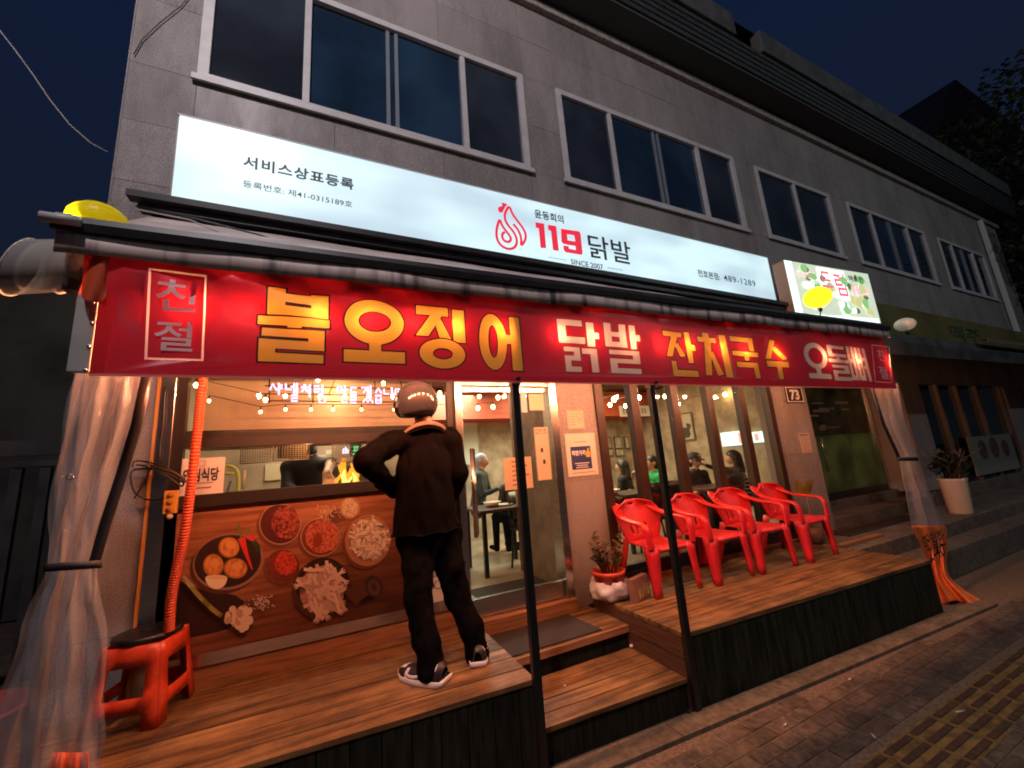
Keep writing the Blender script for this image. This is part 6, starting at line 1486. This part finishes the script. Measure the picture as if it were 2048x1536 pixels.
for i in range(60): a = rr.uniform(0, 6.28); leaf(b, hp0 + V((rr.gauss(0, .05), rr.gauss(0, .05), rr.uniform(-.02, .06))), (math.cos(a), math.sin(a), rr.uniform(-.9, .4)), (0, 0, 1), rr.uniform(.05, .11), .012)
b.build('leaves', mat('lit_green', (.16, .26, .04), .5), hpl, fixn=False); MB().tube([tuple(hp0 + V((0, 0, .05))), (hp0.x, hp0.y, 3.02)], .004, 4).build('cord', blackplastic, hpl)
lamp('kitchen_light', 'AREA', (.1, 4.9, 2.95), 42, (1.0, .74, .50), 1.0, (.1, 4.9, 0))
lamp('dining_fill_light', 'AREA', (3.9, 5.6, 2.95), 92, (1.0, .72, .42), 1.6, (3.9, 5.6, 0))  # ceiling fill added to bring out the concrete walls
lamp('entry_light', 'AREA', (1.9, 6.2, 2.9), 60, (.85, 1.0, .88), .9, (1.9, 6.3, 0))
lamp('hood_light', 'POINT', (.1, 3.82, 2.45), 5, (1.0, .60, .28), .08)
lamp('basket_fill_light', 'POINT', (-.1, 3.60, 1.99), 2.2, (1.0, .62, .32), .05)  # fill light added to brighten the grill baskets, no lamp there
# ---------- diners
shirts = {}
def seated(label, hx, hy, Y, face, shirtcol, hairkind, arm=None, px=None, cap_=False, lean=0.0, long_hair=False, group='diners at the tables'):
    """seated adult: face = angle of facing in the floor plane (0 = +x, -pi/2 = towards the street)"""
    h = np.array(at(hx, hy, Y)); f = np.array((math.cos(face), math.sin(face), 0)); s = np.array((-f[1], f[0], 0)); up = np.array((0, 0, 1.0))
    t = thing('person', label, 'person', (h[0], h[1], .49), group)
    nk = h - up * .15 - f * .02; ch = nk - up * .20 - f * (.02 + lean); hp_ = np.array((h[0], h[1], max(.98, h[2] - .68))) - f * .10
    kn = [hp_ + f * .42 + s * q * .13 for q in (-1, 1)]; ft = [np.array((k[0] + f[0] * .03, k[1] + f[1] * .03, .56)) for k in kn]
    sh = [nk - up * .07 + s * q * .17 for q in (-1, 1)]
    cs = [cap(h, h + f * .012, .082, .078, 0), cap(h - up * .055 + f * .035, h - up * .02 + f * .03, .05, .06, 0), cap(h - up * .03 + f * .085, h - up * .045 + f * .10, .014, .017, 0), cap(h + up * 0 + f * .07 - s * .075 * 0, h + f * .07, .03, .03, 0), cap(h - f * .005 + s * .082, h - f * .005 + s * .084 - up * .03, .018, .014, 0), cap(h - f * .005 - s * .082, h - f * .005 - s * .084 - up * .03, .018, .014, 0),
          cap(nk, h - up * .05, .05, .052, 0), cap(ch, nk - up * .05, .145, .10, 1, tuple(f), .68), cap(ch, hp_, .15, .15, 1, tuple(f), .72), cap(sh[0], sh[1], .07, .07, 1)]
    for q in (0, 1):
        cs += [cap(hp_ + s * (q * 2 - 1) * .08, kn[q], .085, .062, 2), cap(kn[q], ft[q], .058, .042, 2), cap(ft[q], ft[q] + f * .16, .038, .03, 2)]
        if arm and q in arm: el, hd = [np.array(a) for a in arm[q]]
        else: el = sh[q] - up * .26 + f * .06 + s * (q * 2 - 1) * .05; hd = el + f * .22 + up * .07 - s * (q * 2 - 1) * .05
        cs += [cap(sh[q], sh[q] + (el - sh[q]) * .7, .058, .052, 1), cap(sh[q] + (el - sh[q]) * .7, el, .044, .04, 0 if px != 'long' else 1), cap(el, hd, .04, .028, 0 if px != 'long' else 1)]
        hand(cs, hd, tuple((hd - el) / np.linalg.norm(hd - el)), (0, 0, -1), .15, 0, .5)
    m = mat('shirt_%02d' % len(shirts), shirtcol, .8, var=.2, scale=9); shirts[label] = m
    body('body', cs, [skin, m, trous], t, vox=.0145, k=.02)
    hc_ = [cap(h + up * .022 - f * .012, h + up * .025 - f * .005, .090, .088, 0)]
    if long_hair: hc_ += [cap(h - f * .05, h - up * .20 - f * .075, .075, .07, 0), cap(h - up * .20 - f * .075, h - up * .36 - f * .085, .075, .05, 0, tuple(f), .6)] + [cap(h + s * q * .07 - f * .02, h + s * q * .085 - up * .2 - f * .02, .032, .03, 0) for q in (-1, 1)]
    else: hc_ += [cap(h - f * .03 - up * .03, h - f * .035 - up * .07, .075, .06, 0)]
    if hairkind == 'tail': hc_ += [cap(h - f * .10 + up * .03, h - f * .16 - up * .02, .035, .03, 0), cap(h - f * .16 - up * .02, h - f * .17 - up * .14, .03, .015, 0)]
    body('hair', hc_, hairm if hairkind != 'grey' else mat('grey_cap', (.30, .32, .38), .7), t, vox=.013, k=.03)
    face_b = MB()
    for q in (-1, 1): face_b.ball(tuple(h + f * .078 + s * q * .032 + up * .005), .010, 8)
    face_b.build('eyes', ink, t); MB().tube([tuple(h + f * .085 - up * .062 + s * q) for q in (-.022, 0, .022)], .006, 6).build('mouth', mat('lips', (.35, .10, .08), .5), t)
    if cap_:
        cm = mat('cap_%02d' % len(shirts), cap_, .7); c_ = h + up * .045 - f * .005
        MB().lathe([(.096, -.03), (.099, 0), (.085, .045), (.05, .068), (.001, .074)], tuple(c_), 20, cap=False).build('cap_crown', cm, t)
        P = [[tuple(c_ + f * (.085 + .075 * j / 3) * math.cos(a) + s * (.095 + .01 * j) * math.sin(a) - up * (.025 + .008 * j)) for a in np.linspace(-1.0, 1.0, 9)] for j in range(4)]
        MB().grid(P).build('cap_brim', cm, t, solid=.005)
        MB().ball(tuple(c_ + f * .093 + up * .012), .018, 8, (1, .5, .8)).build('cap_badge', wh, t)
    return t, h, f, s
seated('seated woman in dark cap and pale patterned shirt at the far left table', 1209, 937, 5.9, -1.2, (.55, .46, .40), 'dark', cap_=(.02, .02, .025), long_hair=True)
seated('seated diner with long black hair and black top seen from behind', 1243, 931, 5.4, 2.2, (.012, .012, .014), 'dark', long_hair=True, arm={0: (np.array(at(1258, 968, 5.4)), np.array(at(1266, 950, 5.25)))})
t, h, f, s = seated('seated woman in bright green hooded top leaning over a table', 1303, 925, 4.7, 2.85, (.010, .30, .085), 'tail', px='long', lean=.03)
body('hood', [cap(h - np.array((0, 0, .15)) - f * .06 + s * .07, h - np.array((0, 0, .15)) - f * .06 - s * .07, .06, .06, 0), cap(h - np.array((0, 0, .17)) - f * .10, h - np.array((0, 0, .27)) - f * .12, .08, .06, 0)], shirts[[k_ for k_ in shirts if 'green' in k_][0]], t, vox=.013, k=.03)
t, h, f, s = seated('seated man in black cap and black shirt with white lettering', 1389, 920, 4.35, -1.55, (.022, .022, .026), 'dark', cap_=(.018, .018, .022))
b = MB(); put_text('NEW YORK', h[0] - .11, h[0] + .09, h[2] - .40, h[2] - .35, h[1] - .15, wh, t, bold=.03); MB().box(h[0] - .10, h[0] + .07, h[1] - .148, h[1] - .145, h[2] - .52, h[2] - .43).build('shirt_print', wh, t)
t, h, f, s = seated('seated person with long dark hair and striped dark top, right of the capped man', 1465, 914, 4.15, 2.3, (.025, .020, .022), 'dark', long_hair=True, px='long', arm={1: (np.array(at(1436, 938, 4.2)), np.array(at(1413, 931, 4.3)))})
b = MB()
for k_ in range(5):
    zz = h[2] - .30 - .055 * k_; b.tube([tuple(np.array((h[0], h[1], zz - .012 * math.cos(a * 2))) - f * (.02 + .03 * (k_ > 2)) - f * .165 * math.cos(a) + s * .195 * math.sin(a)) for a in np.linspace(-1.4, 1.4, 15)], .006, 5)
b.build('shirt_stripe', wh, t)
seated('seated person in grey cap and dark teal jacket seen through the entrance door', 963, 921, 5.7, -.6, (.03, .055, .06), 'grey', px='long')
seated('seated person in dark jacket and pale cap with back to the entrance door', 1025, 944, 5.2, 1.7, (.035, .03, .032), 'dark', px='long', cap_=(.40, .42, .46))
# the cook
ck = thing('person', 'cook in black bending over the counter, pale gloved hand reaching to the grill', 'person', (-.2, 4.3, .49))
c0 = np.array(at(612, 905, 4.35)); chh = np.array(at(608, 945, 4.35)); hpk = np.array((chh[0], 4.42, 1.25)); up = np.array((0, 0, 1.))
shk = [np.array(at(578, 935, 4.33)), np.array(at(642, 930, 4.33))]; elb = [np.array(at(575, 975, 4.2)), np.array(at(662, 925, 4.15))]; hdk = [np.array(at(600, 985, 4.0)), np.array(at(654, 948, 3.98))]
cs = [cap(c0, c0 + up * .02, .09, .085, 0), cap(chh, c0 - up * .08, .15, .07, 1, (0, 1, 0), .7), cap(chh, hpk, .19, .19, 1, (0, 1, 0), .7), cap(shk[0], shk[1], .075, .075, 1), cap(hpk + np.array((-.1, 0, 0)), (hpk[0] - .1, 4.42, .55), .09, .06, 1), cap(hpk + np.array((.1, 0, 0)), (hpk[0] + .1, 4.42, .55), .09, .06, 1)]
for q in (0, 1): cs += [cap(shk[q], elb[q], .06, .05, 1), cap(elb[q], hdk[q], .045, .035, 2 if q else 1)]
hand(cs, hdk[1], (0.05, -.35, -.75), (0, -.8, .3), .22, 2, .55); hand(cs, hdk[0], (.3, -.5, -.5), (0, -.6, -.6), .18, 0, .5)
body('body', cs, [skin, mat('cook_black', (.018, .015, .014), .8), mat('pale_glove', (.66, .42, .28), .5)], ck, vox=.0125, k=.022)
body('hair', [cap(c0 + up * .02, c0 + up * .03, .10, .095, 0)], hairm, ck, vox=.014)
# tables and chairs inside
tabm = mat('table_dark', (.05, .028, .02), .4)
def table(label, x, y, w, d, h=.72, z=.49):
    t = thing('dining_table', label, 'table', (x, y, z), 'dining tables inside')
    MB().box(x - w / 2, x + w / 2, y - d / 2, y + d / 2, z + h - .03, z + h).build('table_top', tabm, t, bevel=.004)
    for sx_ in (-1, 1):
        for sy_ in (-1, 1): MB().box(x + sx_ * (w / 2 - .06) - .022, x + sx_ * (w / 2 - .06) + .022, y + sy_ * (d / 2 - .06) - .022, y + sy_ * (d / 2 - .06) + .022, z, z + h - .031).build('leg', blackplastic, t)
    return t
def dchair(label, x, y, rz, z=.49):
    t = thing('dining_chair', label, 'chair', (0, 0, 0), 'dark dining chairs inside')
    MB().box(-.2, .2, -.2, .2, .43, .47).build('seat', blackplastic, t, bevel=.01); MB().grid([[(x_, .2 - .04 * (x_ / .2) ** 2 + .05 * v, .55 + .32 * v) for x_ in np.linspace(-.2, .2, 9)] for v in (0, .33, .66, 1)]).build('backrest', blackplastic, t, solid=.02)
    for sx_ in (-1, 1):
        for sy_ in (-1, 1): MB().tube([(sx_ * .17, sy_ * .17, .43), (sx_ * .2, sy_ * .21, 0)], .014, 6).build('leg', blackplastic, t)
        MB().tube([(sx_ * .18, .18, .45), (sx_ * .19, .21, .60)], .012, 6).build('back_post', blackplastic, t)
    t.location = (x, y, z); t.rotation_euler.z = rz; return t
table('dark dining table with dishes inside the entrance door', 2.0, 4.75, .75, .7); table('dark dining table behind the second door pane', 3.95, 4.45, .9, .6); table('dark dining table between the capped man and the striped diner', 4.75, 3.95, .7, .55); table('dark dining table at the back left behind the wrapped pot', 3.6, 5.5, .9, .6)
dchair('dark dining chair beside the table inside the entrance door', 2.35, 4.55, .4); dchair('dark dining chair behind the left pane of the folding doors', 3.5, 3.95, 3.3); dchair('dark dining chair behind the nearest red armchair', 3.95, 3.95, 3.0); dchair('dark dining chair behind the third red armchair', 5.0, 3.92, 3.2)
dsh = mat('dish', (.60, .52, .42), .35)
for i, (x, y, Y_, k_, lab) in enumerate(((984, 1003, 4.7, 'b', 'bowl of food on the table inside the entrance door'), (1008, 1008, 4.7, 'p', 'pale plate on the table inside the entrance door'), (1225, 990, 4.45, 'b', 'metal pan on the table left of the green hooded woman'), (1308, 985, 4.1, 'c', 'white cardboard box on the table before the green hooded woman'), (1350, 975, 4.4, 'b', 'white bowl on the table right of the green hooded woman'))):
    p = at(x, y, Y_); z0 = 1.211
    t = MB()
    if k_ == 'c': t.box(p[0] - .09, p[0] + .09, Y_ - .08, Y_ + .08, z0 - .12, z0 + .06)
    elif k_ == 'p': t.lathe([(.001, 0), (.07, 0), (.11, .015), (.105, .018), (.06, .006)], (p[0], Y_, z0), 20)
    else: t.lathe([(.001, 0), (.06, 0), (.11, .06), (.104, .06), (.05, .012), (.001, .012)], (p[0], Y_, z0), 20)
    o = t.build(('bowl', 'dish', 'pan', 'carton', 'bowl')[i], dsh if k_ != 'c' else whitepaper); tag(o, lab, ('bowl', 'plate', 'pan', 'box', 'bowl')[i])
o = MB().box(1.35, 2.2, 3.70, 4.15, .491, .499).build('door_mat', rubber); tag(o, 'dark rubber mat on the floor just inside the entrance door', 'door mat')
for o in bpy.data.objects:
    if o.type == 'MESH' and o.name.split('.')[0] in ('printed_line', 'printed_food', 'printed_strips', 'printed_feet', 'printed_seeds', 'printed_salt', 'printed_figure', 'printed_bottle', 'printed_flower', 'drawing', 'grommet', 'rivet', 'frosted_patch', 'leaves', 'flame_tongues', 'flame_cores', 'mesh'): o['kind'] = 'stuff'
